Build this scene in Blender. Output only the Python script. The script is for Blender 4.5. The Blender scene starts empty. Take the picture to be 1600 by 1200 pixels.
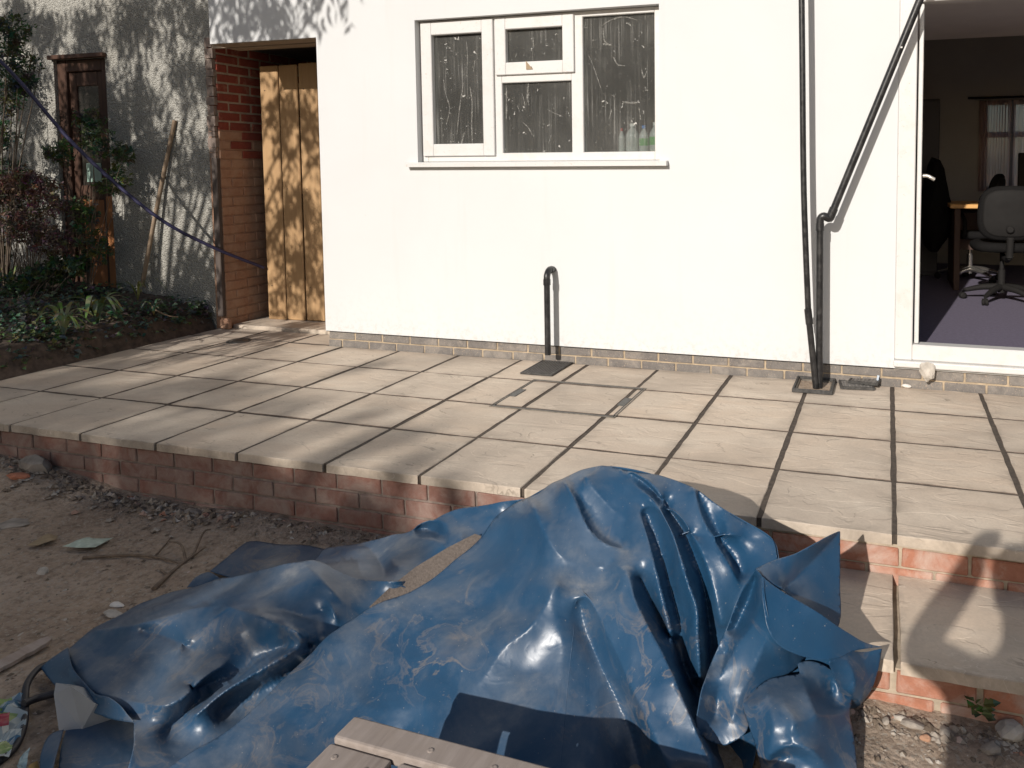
import bpy, bmesh, math, random
import numpy as np
from mathutils import Vector, Matrix, noise
from mathutils.geometry import delaunay_2d_cdt

SC = bpy.context.scene
COL = SC.collection
R = math.radians
rnd = random.Random(11)

# ------------------------------------------------------------------ camera, sky, sun, exposure
cam = bpy.data.cameras.new('camera')
cam.sensor_width = 36.0
cam.lens = 27.26
cam.shift_x = -0.1416
cam.shift_y = -0.1603
cam.clip_start = 0.02
cam.clip_end = 500
cam_ob = bpy.data.objects.new('camera', cam)
COL.objects.link(cam_ob)
cam_ob.location = (4.1916, -4.5940, 1.2634)
_p, _y, _r = 0.06639, 0.28994, -0.00467
_f = Vector((-math.sin(_y)*math.cos(_p), math.cos(_y)*math.cos(_p), -math.sin(_p)))
_rt = Vector((math.cos(_y), math.sin(_y), 0.0))
_up = _rt.cross(_f)
_a = math.cos(_r)*_rt + math.sin(_r)*_up
_b = -math.sin(_r)*_rt + math.cos(_r)*_up
cam_ob.rotation_euler = Matrix((_a, _b, -_f)).transposed().to_euler()
SC.camera = cam_ob

SUN = Vector((-0.18, -1.0, 0.47)).normalized()          # direction towards the sun
world = bpy.data.worlds.new('World')
SC.world = world
world.use_nodes = True
wn = world.node_tree.nodes
sky = wn.new('ShaderNodeTexSky')
sky.sky_type = 'NISHITA'
sky.sun_disc = False
sky.sun_elevation = math.asin(SUN.z)
sky.sun_rotation = math.atan2(SUN.x, SUN.y)
sky.air_density = 1.0
sky.dust_density = 1.6
sky.ozone_density = 1.0
world.node_tree.links.new(sky.outputs[0], wn['Background'].inputs[0])
wn['Background'].inputs[1].default_value = 0.078
sl = bpy.data.lights.new('sun', 'SUN')
sl.energy = 4.65
sl.angle = R(0.53)
sl.color = (1.0, 0.94, 0.865)
so = bpy.data.objects.new('sun', sl)
COL.objects.link(so)
so.rotation_euler = SUN.to_track_quat('Z', 'Y').to_euler()
so.location = (0, -20, 12)
SC.view_settings.view_transform = 'Standard'
SC.view_settings.look = 'None'
SC.view_settings.exposure = 0.0
SC.view_settings.gamma = 1.0
SC.view_settings.use_curve_mapping = False
SC.render.engine = 'CYCLES'
SC.cycles.max_bounces = 8
SC.cycles.transparent_max_bounces = 16

# ------------------------------------------------------------------ helpers: objects
def tag(o, label=None, cat=None, group=None, kind=None):
    if label: o['label'] = label
    if cat: o['category'] = cat
    if group: o['group'] = group
    if kind: o['kind'] = kind
    return o

def empty(name, loc=(0, 0, 0), label=None, cat=None, group=None, rz=0.0):
    o = bpy.data.objects.new(name, None)
    o.empty_display_size = 0.1
    COL.objects.link(o)
    o.location = loc
    o.rotation_euler = (0, 0, rz)
    return tag(o, label, cat, group)

def link(name, mesh, parent=None, loc=(0, 0, 0), rot=(0, 0, 0)):
    o = bpy.data.objects.new(name, mesh)
    COL.objects.link(o)
    o.location = loc
    o.rotation_euler = rot
    if parent: o.parent = parent
    return o

class MB:
    """collects simple shapes and builds them as one mesh"""
    def __init__(s): s.v = []; s.f = []; s.sm = []
    def add(s, vs, fs, smooth=False):
        n = len(s.v)
        s.v += [tuple(v) for v in vs]
        s.f += [tuple(i+n for i in f) for f in fs]
        s.sm += [smooth]*len(fs)
        return s
    def box(s, a, b, M=None):
        x0, y0, z0 = a; x1, y1, z1 = b
        vs = [Vector(p) for p in ((x0,y0,z0),(x1,y0,z0),(x1,y1,z0),(x0,y1,z0),(x0,y0,z1),(x1,y0,z1),(x1,y1,z1),(x0,y1,z1))]
        if M: vs = [M @ v for v in vs]
        return s.add(vs, [(0,3,2,1),(4,5,6,7),(0,1,5,4),(1,2,6,5),(2,3,7,6),(3,0,4,7)])
    def bevbox(s, a, b, w=0.004, M=None, seg=1):
        bm = bmesh.new()
        bmesh.ops.create_cube(bm, size=1.0)
        c = [(p+q)/2 for p, q in zip(a, b)]; d = [q-p for p, q in zip(a, b)]
        for v in bm.verts: v.co = Vector((c[i]+v.co[i]*d[i] for i in range(3)))
        w = min(w, min(d)*0.45)
        bmesh.ops.bevel(bm, geom=bm.edges[:], offset=w, segments=seg, profile=0.5, affect='EDGES')
        bm.verts.index_update()
        vs = [(M @ v.co) if M else v.co.copy() for v in bm.verts]
        fs = [[v.index for v in f.verts] for f in bm.faces]
        bm.free()
        return s.add(vs, fs)
    def tube(s, pts, r, n=10, cap=True, rs=None):
        pts = [Vector(p) for p in pts]
        base = len(s.v)
        prev = None
        rings = []
        for i, p in enumerate(pts):
            t = (pts[min(i+1, len(pts)-1)]-pts[max(i-1, 0)]).normalized()
            if prev is None:
                u = t.orthogonal().normalized()
            else:
                u = (prev - t*prev.dot(t)).normalized()
            prev = u
            w = t.cross(u)
            rr = rs[i] if rs else r
            rings.append([p+rr*(math.cos(2*math.pi*k/n)*u+math.sin(2*math.pi*k/n)*w) for k in range(n)])
        vs = [v for ring in rings for v in ring]
        fs = []
        for i in range(len(pts)-1):
            for k in range(n):
                fs.append((i*n+k, i*n+(k+1) % n, (i+1)*n+(k+1) % n, (i+1)*n+k))
        s.add(vs, fs, True)
        if cap:
            s.add(rings[0], [tuple(range(n))[::-1]]); s.add(rings[-1], [tuple(range(n))])
        return s
    def lathe(s, prof, c=(0, 0, 0), n=20, M=None):
        vs = []
        for r, z in prof:
            for k in range(n):
                a = 2*math.pi*k/n
                p = Vector((c[0]+r*math.cos(a), c[1]+r*math.sin(a), c[2]+z))
                vs.append(M @ p if M else p)
        fs = []
        for i in range(len(prof)-1):
            for k in range(n):
                fs.append((i*n+k, i*n+(k+1) % n, (i+1)*n+(k+1) % n, (i+1)*n+k))
        s.add(vs, fs, True)
        s.add(vs[:n], [tuple(range(n))[::-1]]); s.add(vs[-n:], [tuple(range(n))])
        return s
    def mesh(s, name, mat):
        m = bpy.data.meshes.new(name)
        m.from_pydata([tuple(v) for v in s.v], [], s.f)
        m.polygons.foreach_set('use_smooth', s.sm)
        if mat: m.materials.append(mat)
        m.update()
        return m
    def build(s, name, mat, parent=None, loc=(0, 0, 0), rot=(0, 0, 0)):
        return link(name, s.mesh(name, mat), parent, loc, rot)

def raw(name, vs, fs, mat, parent=None, smooth=False, loc=(0, 0, 0), rot=(0, 0, 0)):
    m = bpy.data.meshes.new(name)
    m.from_pydata([tuple(v) for v in vs], [], fs)
    if smooth: m.polygons.foreach_set('use_smooth', [True]*len(m.polygons))
    if mat: m.materials.append(mat)
    m.update()
    return link(name, m, parent, loc, rot)

def fix_normals(o):
    bm = bmesh.new(); bm.from_mesh(o.data)
    bmesh.ops.recalc_face_normals(bm, faces=bm.faces[:])
    bm.to_mesh(o.data); bm.free()
    return o

def bez(pts, n=8):
    """smooth curve through the points"""
    pts = [Vector(p) for p in pts]
    out = []
    for i in range(len(pts)-1):
        p0 = pts[max(i-1, 0)]; p1 = pts[i]; p2 = pts[i+1]; p3 = pts[min(i+2, len(pts)-1)]
        for k in range(n):
            t = k/n
            out.append(0.5*((2*p1)+(p2-p0)*t+(2*p0-5*p1+4*p2-p3)*t*t+(3*p1-p0-3*p2+p3)*t**3))
    out.append(pts[-1])
    return out

def sstep(a, b, x):
    t = min(1, max(0, (x-a)/(b-a)))
    return t*t*(3-2*t)

# ------------------------------------------------------------------ helpers: materials
class NT:
    def __init__(s, name):
        s.m = bpy.data.materials.new(name)
        s.m.use_nodes = True
        s.t = s.m.node_tree
        s.b = s.t.nodes['Principled BSDF']
        s.out = s.t.nodes['Material Output']
        s.geo = None
    def n(s, typ, **kw):
        nd = s.t.nodes.new(typ)
        for k, v in kw.items(): setattr(nd, k, v)
        return nd
    def l(s, a, b): s.t.links.new(a, b)
    def pos(s, scale=(1, 1, 1), obj=False):
        if obj: p = s.n('ShaderNodeTexCoord').outputs['Object']
        else: p = s.n('ShaderNodeNewGeometry').outputs['Position']
        mp = s.n('ShaderNodeMapping')
        mp.inputs['Scale'].default_value = scale
        s.l(p, mp.inputs['Vector'])
        return mp.outputs[0]
    def noise(s, vec, scale, detail=4, rough=0.55, dist=0.0):
        nd = s.n('ShaderNodeTexNoise')
        nd.inputs['Scale'].default_value = scale
        nd.inputs['Detail'].default_value = detail
        nd.inputs['Roughness'].default_value = rough
        nd.inputs['Distortion'].default_value = dist
        s.l(vec, nd.inputs['Vector'])
        return nd.outputs['Fac']
    def vor(s, vec, scale, feature='F1', out='Distance'):
        nd = s.n('ShaderNodeTexVoronoi', feature=feature)
        nd.inputs['Scale'].default_value = scale
        s.l(vec, nd.inputs['Vector'])
        return nd.outputs[out]
    def ramp(s, fac, stops, interp='LINEAR'):
        nd = s.n('ShaderNodeValToRGB')
        nd.color_ramp.interpolation = interp
        e = nd.color_ramp.elements
        while len(e) < len(stops): e.new(0.5)
        for el, (p, c) in zip(e, stops):
            el.position = p
            if not hasattr(c, '__len__'): c = (c, c, c)
            el.color = (*c, 1)
        s.l(fac, nd.inputs[0])
        return nd.outputs[0]
    def col(s, c):
        nd = s.n('ShaderNodeRGB'); nd.outputs[0].default_value = (*c, 1); return nd.outputs[0]
    def mix(s, fac, a, b, mode='MIX'):
        nd = s.n('ShaderNodeMix', data_type='RGBA', blend_type=mode)
        for sock, v in ((nd.inputs[0], fac), (nd.inputs[6], a), (nd.inputs[7], b)):
            if hasattr(v, 'is_linked'): s.l(v, sock)
            elif hasattr(v, '__len__'): sock.default_value = (*v, 1)
            else: sock.default_value = v
        return nd.outputs[2]
    def math(s, op, a, b=0.0, clamp=False):
        nd = s.n('ShaderNodeMath', operation=op, use_clamp=clamp)
        for sock, v in ((nd.inputs[0], a), (nd.inputs[1], b)):
            if hasattr(v, 'is_linked'): s.l(v, sock)
            else: sock.default_value = v
        return nd.outputs[0]
    def rand(s): return s.n('ShaderNodeObjectInfo').outputs['Random']
    def bump(s, h, strength=0.5, dist=0.01, prev=None):
        nd = s.n('ShaderNodeBump')
        nd.inputs['Strength'].default_value = strength
        nd.inputs['Distance'].default_value = dist
        s.l(h, nd.inputs['Height'])
        if prev: s.l(prev, nd.inputs['Normal'])
        return nd.outputs[0]
    def fin(s, color=None, rough=None, normal=None, spec=None, metal=None):
        for key, v in (('Base Color', color), ('Roughness', rough), ('Normal', normal), ('Specular IOR Level', spec), ('Metallic', metal)):
            if v is None: continue
            if hasattr(v, 'is_linked'): s.l(v, s.b.inputs[key])
            elif hasattr(v, '__len__'): s.b.inputs[key].default_value = (*v, 1)
            else: s.b.inputs[key].default_value = v
        return s.m

def simple(name, c, rough=0.6, var=0.12, scale=12, bump=0.0, bscale=60, metal=0.0, spec=0.5, obj=False):
    t = NT(name); p = t.pos(obj=obj)
    nz = t.noise(p, scale, 5)
    d = tuple(x*(1-var) for x in c); e = tuple(min(1, x*(1+var)) for x in c)
    colr = t.ramp(nz, [(0.3, d), (0.7, e)])
    nb = t.bump(t.noise(p, bscale, 4), bump, 0.004) if bump else None
    return t.fin(colr, rough, nb, spec, metal)

def mat_slab():
    t = NT('riven_paving'); p = t.pos(); r = t.rand()
    # every slab has its own stretch of riven pattern
    off = t.n('ShaderNodeVectorMath', operation='MULTIPLY_ADD')
    cb = t.n('ShaderNodeCombineXYZ'); t.l(r, cb.inputs[0]); t.l(t.math('MULTIPLY', r, 7.3), cb.inputs[1]); t.l(t.math('MULTIPLY', r, 3.1), cb.inputs[2])
    off.inputs[1].default_value = (23, 23, 23)
    t.l(cb.outputs[0], off.inputs[0]); t.l(p, off.inputs[2])
    q = t.n('ShaderNodeMapping'); q.inputs['Scale'].default_value = (1.0, 2.2, 1.0); t.l(off.outputs[0], q.inputs[0]); q = q.outputs[0]
    big = t.noise(q, 2.6, 5, 0.5, 0.6)
    tint = t.mix(r, (0.61, 0.495, 0.385), (0.53, 0.445, 0.36))
    pale = t.mix(t.ramp(big, [(0.4, 0.0), (0.68, 0.75)]), tint, (0.65, 0.56, 0.455))
    # darker weathering, wider than one slab
    st = t.noise(p, 1.1, 6, 0.62, 0.4)
    c = t.mix(t.ramp(st, [(0.48, 0.0), (0.7, 0.7)]), pale, (0.36, 0.305, 0.25))
    fine = t.noise(p, 90, 3, 0.7)
    c = t.mix(t.ramp(fine, [(0.35, 0.16), (0.6, 0.0)]), c, (0.26, 0.22, 0.18))
    blot = t.noise(q, 9, 6, 0.65, 1.0)
    c = t.mix(t.ramp(blot, [(0.55, 0.0), (0.75, 0.3)]), c, (0.36, 0.30, 0.24))
    gsep = t.n('ShaderNodeSeparateXYZ'); t.l(t.n('ShaderNodeTexCoord').outputs['Generated'], gsep.inputs[0])
    ex = t.math('SUBTRACT', 0.5, t.math('ABSOLUTE', t.math('SUBTRACT', gsep.outputs[0], 0.5)))
    ey = t.math('SUBTRACT', 0.5, t.math('ABSOLUTE', t.math('SUBTRACT', gsep.outputs[1], 0.5)))
    ed = t.math('MINIMUM', ex, ey)
    en = t.noise(p, 6.0, 6, 0.65, 0.5)
    edge = t.math('MULTIPLY', t.ramp(ed, [(0.0, 1.0), (0.05, 0.45), (0.17, 0.0)]), t.ramp(en, [(0.42, 0.0), (0.66, 0.85)]))
    c = t.mix(edge, c, (0.30, 0.25, 0.20))
    rf = t.noise(q, 3.1, 3, 0.5, 1.4)
    line = t.ramp(rf, [(0.485, 0.0), (0.497, 1.0), (0.503, 1.0), (0.512, 0.0)])
    brk = t.ramp(t.noise(q, 5.5, 2), [(0.56, 0.0), (0.66, 1.0)])
    lm = t.math('MULTIPLY', line, brk)
    c = t.mix(t.math('MULTIPLY', lm, 0.55), c, (0.2, 0.165, 0.13))
    rf2 = t.noise(q, 4.4, 2, 0.5, 2.0)
    l2 = t.math('MULTIPLY', t.ramp(rf2, [(0.49, 0.0), (0.5, 1.0), (0.51, 0.0)]), t.ramp(t.noise(q, 4.0, 2), [(0.52, 0.0), (0.62, 0.6)]))
    c = t.mix(l2, c, (0.68, 0.60, 0.5))
    h = t.math('ADD', t.ramp(rf, [(0.47, 0.0), (0.5, 0.5), (0.6, 0.62), (0.8, 1.0)]), t.math('MULTIPLY', blot, 0.35))
    nb = t.bump(h, 0.42, 0.006)
    nb = t.bump(fine, 0.25, 0.002, nb)
    return t.fin(c, 0.78, nb, 0.3)

def mat_brick(name, c1, c2, smear, smear_lo, smear_hi, spk=0.0, spot=(0.6, 0.5, 0.4)):
    t = NT(name); p = t.pos(); r = t.rand()
    c = t.mix(r, c1, c2)
    a = t.noise(p, 35, 6, 0.7)
    c = t.mix(t.ramp(a, [(0.35, 0.45), (0.62, 0.0)]), c, tuple(x*0.55 for x in c1))
    sm = t.noise(p, 7.0, 7, 0.68, 0.5)
    c = t.mix(t.ramp(sm, [(smear_lo, 0.0), (smear_hi, 0.85)]), c, smear)
    if spk:
        v = t.noise(p, 160, 2, 0.5)
        c = t.mix(t.ramp(v, [(0.62, 0.0), (0.7, spk)]), c, spot)
    nb = t.bump(a, 0.5, 0.004)
    return t.fin(c, 0.9, nb, 0.2)

M = {}
M['slab'] = mat_slab()
M['slab_edge'] = simple('mortar_stained_edge', (0.12, 0.09, 0.07), 0.95, 0.3, 40)
M['joint'] = simple('joint_mortar', (0.075, 0.058, 0.045), 0.95, 0.35, 40, 0.5, 120)
def mat_render():
    t = NT('white_render'); p = t.pos()
    big = t.noise(p, 1.4, 6, 0.6, 0.4)
    c = t.ramp(big, [(0.3, (0.598, 0.603, 0.600)), (0.7, (0.622, 0.628, 0.628))])
    sp = t.n('ShaderNodeSeparateXYZ'); t.l(t.n('ShaderNodeNewGeometry').outputs['Position'], sp.inputs[0])
    low = t.ramp(sp.outputs[2], [(0.10, 1.0), (0.22, 0.25), (0.5, 0.0)])
    spl = t.ramp(t.noise(p, 26, 6, 0.75), [(0.48, 0.0), (0.68, 0.6)])
    c = t.mix(t.math('MULTIPLY', low, spl), c, (0.42, 0.37, 0.31))
    st = t.n('ShaderNodeMapping'); st.inputs['Scale'].default_value = (9, 9, 0.7); t.l(p, st.inputs[0])
    c = t.mix(t.ramp(t.noise(st.outputs[0], 1.0, 5, 0.6), [(0.58, 0.0), (0.78, 0.16)]), c, (0.50, 0.47, 0.42))
    mk = t.ramp(t.noise(p, 17, 4, 0.6, 1.0), [(0.735, 0.0), (0.77, 0.35)])
    c = t.mix(mk, c, (0.40, 0.38, 0.35))
    nb = t.bump(t.noise(p, 260, 3, 0.6), 0.14, 0.002)
    nb = t.bump(t.noise(p, 5, 4), 0.10, 0.012, nb)
    return t.fin(c, 0.92, nb, 0.2)
M['render'] = mat_render()
M['brick_red'] = mat_brick('red_brick', (0.43, 0.185, 0.115), (0.37, 0.17, 0.115), (0.48, 0.36, 0.30), 0.44, 0.64)
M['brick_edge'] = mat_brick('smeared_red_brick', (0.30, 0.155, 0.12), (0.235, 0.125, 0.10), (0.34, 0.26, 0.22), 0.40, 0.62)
M['brick_old'] = mat_brick('old_red_brick', (0.30, 0.075, 0.05), (0.23, 0.06, 0.045), (0.42, 0.25, 0.17), 0.55, 0.75)
M['brick_dusty'] = mat_brick('dusty_brick', (0.42, 0.24, 0.155), (0.36, 0.205, 0.14), (0.45, 0.31, 0.22), 0.42, 0.7)
M['brick_grey'] = mat_brick('dark_engineering_brick', (0.17, 0.155, 0.145), (0.22, 0.20, 0.18), (0.33, 0.29, 0.25), 0.5, 0.75, 0.7, (0.42, 0.32, 0.24))
M['mortar_tan'] = simple('tan_mortar', (0.37, 0.29, 0.2), 0.95, 0.25, 25, 0.4, 90)
M['mortar_grey'] = simple('grey_mortar', (0.34, 0.28, 0.235), 0.95, 0.25, 25, 0.4, 90)
M['mortar_pale'] = simple('pale_mortar', (0.37, 0.305, 0.23), 0.95, 0.25, 25, 0.4, 90)
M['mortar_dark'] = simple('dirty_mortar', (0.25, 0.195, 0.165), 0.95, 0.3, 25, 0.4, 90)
M['black_plastic'] = None
M['dark'] = simple('flat_dark', (0.02, 0.018, 0.017), 0.9)

def mat_pipe():
    t = NT('black_pipe'); p = t.pos()
    a = t.noise(p, 28, 6, 0.7)
    c = t.ramp(a, [(0.45, (0.013, 0.013, 0.014)), (0.66, (0.032, 0.03, 0.029)), (0.82, (0.075, 0.07, 0.065))])
    return t.fin(c, t.ramp(a, [(0.4, 0.28), (0.7, 0.6)]), t.bump(a, 0.15, 0.002), 0.5)
M['pipe'] = mat_pipe()
M['iron_bar'] = simple('grating_bar', (0.15, 0.14, 0.13), 0.5, 0.4, 45, 0.3, 120)
M['iron'] = simple('dark_grating', (0.05, 0.047, 0.044), 0.6, 0.5, 45, 0.4, 120)
M['lid_metal'] = simple('worn_lid_metal', (0.17, 0.15, 0.125), 0.55, 0.4, 40, 0.2, 120, metal=0.3)
M['lid_plate'] = simple('grey_lid_plate', (0.10, 0.098, 0.092), 0.5, 0.3, 60, 0.4, 150, metal=0.3)

def mat_pvc():
    t = NT('dirty_white_pvc'); p = t.pos()
    a = t.noise(p, 9, 7, 0.7, 0.3)
    b = t.noise(p, 70, 4, 0.7)
    c = t.mix(t.ramp(a, [(0.5, 0.0), (0.75, 0.3)]), (0.61, 0.60, 0.585), (0.46, 0.39, 0.30))
    c = t.mix(t.ramp(b, [(0.62, 0.0), (0.72, 0.6)]), c, (0.38, 0.29, 0.2))
    return t.fin(c, 0.42, None, 0.4)
M['pvc'] = mat_pvc()

def mat_glass():
    t = NT('streaked_glass')
    p = t.pos((1, 1, 1))
    g = t.n('ShaderNodeBsdfGlossy'); g.inputs['Roughness'].default_value = 0.03
    tr = t.n('ShaderNodeBsdfTransparent'); tr.inputs[0].default_value = (0.72, 0.74, 0.74, 1)
    fr = t.n('ShaderNodeFresnel'); fr.inputs[0].default_value = 1.22
    mx = t.n('ShaderNodeMixShader'); t.l(fr.outputs[0], mx.inputs[0]); t.l(tr.outputs[0], mx.inputs[1]); t.l(g.outputs[0], mx.inputs[2])
    df = t.n('ShaderNodeBsdfDiffuse'); df.inputs[0].default_value = (0.62, 0.6, 0.56, 1)
    st = t.n('ShaderNodeMapping'); st.inputs['Scale'].default_value = (75, 1, 1.6)
    t.l(p, st.inputs[0])
    streak = t.ramp(t.noise(st.outputs[0], 1.0, 4, 0.65, 0.5), [(0.5, 0.0), (0.62, 0.10), (0.78, 0.42)])
    zone = t.ramp(t.noise(p, 4.5, 4), [(0.4, 0.1), (0.65, 1.0)])
    streak = t.math('MULTIPLY', streak, zone)
    sp = t.ramp(t.noise(p, 75, 3, 0.5), [(0.69, 0.0), (0.74, 0.35)])
    sp2 = t.ramp(t.noise(p, 34, 3, 0.5, 1.0), [(0.70, 0.0), (0.725, 0.65)])
    film = t.ramp(t.noise(p, 2.6, 4), [(0.35, 0.05), (0.75, 0.085)])
    dirt = t.math('ADD', t.math('ADD', streak, sp), t.math('ADD', film, sp2), True)
    m2 = t.n('ShaderNodeMixShader'); t.l(dirt, m2.inputs[0]); t.l(mx.outputs[0], m2.inputs[1]); t.l(df.outputs[0], m2.inputs[2])
    t.l(m2.outputs[0], t.out.inputs[0])
    return t.m
M['glass'] = mat_glass()

def mat_pebble():
    t = NT('pebbledash'); p = t.pos()
    v = t.vor(p, 75)
    n1 = t.noise(p, 55, 5, 0.7)
    big = t.noise(p, 1.6, 5, 0.6)
    c = t.ramp(n1, [(0.3, (0.30, 0.285, 0.25)), (0.55, (0.47, 0.455, 0.41)), (0.75, (0.60, 0.585, 0.53))])
    c = t.mix(t.ramp(big, [(0.45, 0.0), (0.7, 0.45)]), c, (0.32, 0.30, 0.255))
    h = t.math('ADD', t.math('MULTIPLY', v, -1.0), n1)
    nb = t.bump(h, 0.9, 0.02)
    return t.fin(c, 0.95, nb, 0.15)
M['pebble'] = mat_pebble()

def mat_wood(name, c1, c2, scale=(30, 30, 1.5), rough=0.7, grain=0.5, knots=True, dirt=None):
    t = NT(name)
    p = t.pos(scale)
    a = t.noise(p, 1.0, 6, 0.6, 0.6)
    c = t.ramp(a, [(0.3, c1), (0.7, c2)])
    pr = t.pos()
    b = t.noise(pr, 3.5, 4)
    c = t.mix(t.ramp(b, [(0.4, 0.0), (0.7, 0.3)]), c, tuple(x*0.7 for x in c1))
    c = t.mix(t.math('MULTIPLY', t.rand(), 0.25), c, tuple(x*1.1 for x in c2))
    if dirt:
        d = t.noise(pr, 14, 6, 0.7)
        c = t.mix(t.ramp(d, [(0.45, 0.0), (0.7, 0.8)]), c, dirt)
    return t.fin(c, rough, t.bump(a, grain, 0.003), 0.25)
M['gate_wood'] = mat_wood('new_treated_softwood', (0.38, 0.23, 0.115), (0.45, 0.29, 0.15), (40, 40, 1.4), 0.65, 0.25)
M['old_wood'] = mat_wood('grey_weathered_wood', (0.26, 0.20, 0.165), (0.40, 0.325, 0.275), (2.0, 40, 40), 0.85, 0.4, dirt=(0.40, 0.34, 0.30))
M['pallet_wood'] = mat_wood('muddy_pale_wood', (0.20, 0.165, 0.145), (0.36, 0.31, 0.28), (25, 2.5, 25), 0.9, 0.8, dirt=(0.27, 0.225, 0.195))
M['door_wood'] = mat_wood('old_brown_door_wood', (0.05, 0.026, 0.018), (0.09, 0.045, 0.028), (30, 30, 2), 0.6, 0.4)
M['door_orange'] = mat_wood('orange_brown_door_wood', (0.30, 0.115, 0.045), (0.42, 0.18, 0.07), (30, 30, 2), 0.6, 0.4)
M['post_wood'] = mat_wood('dark_timber_post', (0.075, 0.06, 0.055), (0.13, 0.105, 0.09), (30, 30, 2), 0.85, 0.5)
M['soffit'] = mat_wood('soffit_board', (0.26, 0.205, 0.15), (0.34, 0.27, 0.2), (2, 30, 30), 0.8, 0.3)
M['desk_wood'] = mat_wood('orange_beech_veneer', (0.62, 0.33, 0.11), (0.70, 0.40, 0.15), (2, 30, 30), 0.4, 0.1)
M['chip'] = simple('chipboard_edge', (0.145, 0.118, 0.10), 0.95, 0.25, 140, 0.6, 160)

def mat_dirt():
    t = NT('bare_dirt'); p = t.pos()
    a = t.noise(p, 2.2, 8, 0.62, 0.3)
    b = t.noise(p, 30, 7, 0.72)
    c = t.ramp(a, [(0.3, (0.29, 0.215, 0.16)), (0.5, (0.37, 0.285, 0.215)), (0.72, (0.45, 0.36, 0.285))])
    c = t.mix(t.ramp(b, [(0.36, 0.65), (0.55, 0.0)]), c, (0.15, 0.11, 0.08))
    g = t.vor(p, 130, out='Color')
    gm = t.n('ShaderNodeSeparateColor'); t.l(g, gm.inputs[0])
    c = t.mix(t.ramp(gm.outputs[0], [(0.86, 0.0), (0.9, 0.75)]), c, (0.36, 0.315, 0.26))
    w = t.noise(p, 150, 2, 0.5)
    c = t.mix(t.ramp(w, [(0.7, 0.0), (0.74, 0.8)]), c, (0.55, 0.51, 0.45))
    nb = t.bump(t.math('ADD', b, t.math('MULTIPLY', t.vor(p, 60), -0.4)), 0.6, 0.018)
    return t.fin(c, 0.95, nb, 0.15)
M['dirt'] = mat_dirt()
M['soil'] = simple('dark_bank_soil', (0.085, 0.06, 0.045), 0.95, 0.45, 22, 1.0, 55)

def mat_tarp():
    t = NT('blue_pvc_tarpaulin'); p = t.pos()
    blue = t.mix(t.noise(p, 3.0, 4), (0.009, 0.044, 0.102), (0.015, 0.066, 0.138))
    # dust and painted sky sheen on the flatter stretches, dried mud where puddles stood
    gn = t.n('ShaderNodeNewGeometry'); sp = t.n('ShaderNodeSeparateXYZ'); t.l(gn.outputs['Normal'], sp.inputs[0])
    flat = t.ramp(t.math('ABSOLUTE', sp.outputs[2]), [(0.60, 0.16), (0.95, 1.0)])
    a = t.noise(p, 2.6, 8, 0.68, 0.5)
    film = t.math('MULTIPLY', t.ramp(a, [(0.42, 0.03), (0.56, 0.22), (0.71, 0.68)]), flat, True)
    fine = t.ramp(t.noise(p, 45, 5, 0.7), [(0.3, 0.7), (0.7, 1.15)])
    film = t.math('MULTIPLY', film, fine, True)
    c = t.mix(film, blue, (0.325, 0.315, 0.295))
    pud = t.noise(p, 7.5, 5, 0.6, 1.3)
    ring = t.ramp(pud, [(0.53, 0.0), (0.565, 0.6), (0.60, 0.12), (0.75, 0.28)])
    ring = t.math('MULTIPLY', ring, t.ramp(t.noise(p, 2.4, 3), [(0.48, 0.0), (0.64, 0.7)]))
    c = t.mix(ring, c, (0.27, 0.215, 0.16))
    spk = t.ramp(t.noise(p, 110, 3, 0.6), [(0.69, 0.0), (0.74, 0.45)])
    c = t.mix(spk, c, (0.38, 0.34, 0.30))
    rough = t.math('ADD', t.math('MULTIPLY', film, 0.4), t.ramp(t.noise(p, 12, 5), [(0.3, 0.29), (0.7, 0.42)]), True)
    wr = t.noise(p, 14, 4, 0.5, 0.8)
    cr = t.noise(p, 4.0, 3, 0.5, 1.2)
    crl = t.ramp(cr, [(0.47, 0.0), (0.5, 1.0), (0.53, 0.0)])
    nb = t.bump(wr, 0.06, 0.010)
    nb = t.bump(crl, 0.05, 0.004, nb)
    nb = t.bump(t.noise(p, 320, 2), 0.05, 0.002, nb)
    return t.fin(c, rough, nb, 0.5)
M['tarp'] = mat_tarp()

def mat_leaf(name, c1, c2, trans=0.25, rough=0.5):
    t = NT(name); p = t.pos()
    nz = t.noise(p, 9, 3)
    c = t.ramp(nz, [(0.32, c1), (0.68, c2)])
    v = t.vor(p, 22, out='Color')
    c = t.mix(0.35, c, t.mix(0.5, v, c, 'MULTIPLY'))
    c = t.mix(0.5, c, t.ramp(nz, [(0.32, c1), (0.68, c2)]))
    t.fin(c, rough, None, 0.35)
    tl = t.n('ShaderNodeBsdfTranslucent'); t.l(c, tl.inputs[0])
    mx = t.n('ShaderNodeMixShader'); mx.inputs[0].default_value = trans
    t.l(t.b.outputs[0], mx.inputs[1]); t.l(tl.outputs[0], mx.inputs[2]); t.l(mx.outputs[0], t.out.inputs[0])
    return t.m
M['leaf'] = mat_leaf('green_leaf', (0.035, 0.07, 0.018), (0.085, 0.13, 0.03))
M['leaf_dark'] = mat_leaf('dark_leaf', (0.02, 0.045, 0.014), (0.05, 0.085, 0.025))
M['leaf_ivy'] = mat_leaf('ivy_leaf', (0.03, 0.055, 0.022), (0.08, 0.12, 0.05), 0.15)
M['leaf_yellow'] = mat_leaf('yellow_green_leaf', (0.10, 0.13, 0.03), (0.18, 0.20, 0.06))
M['leaf_dry'] = mat_leaf('dry_brown_leaf', (0.10, 0.05, 0.035), (0.17, 0.09, 0.06), 0.1)
M['bark'] = simple('bark', (0.12, 0.09, 0.065), 0.95, 0.4, 20, 0.8, 40)
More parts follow.
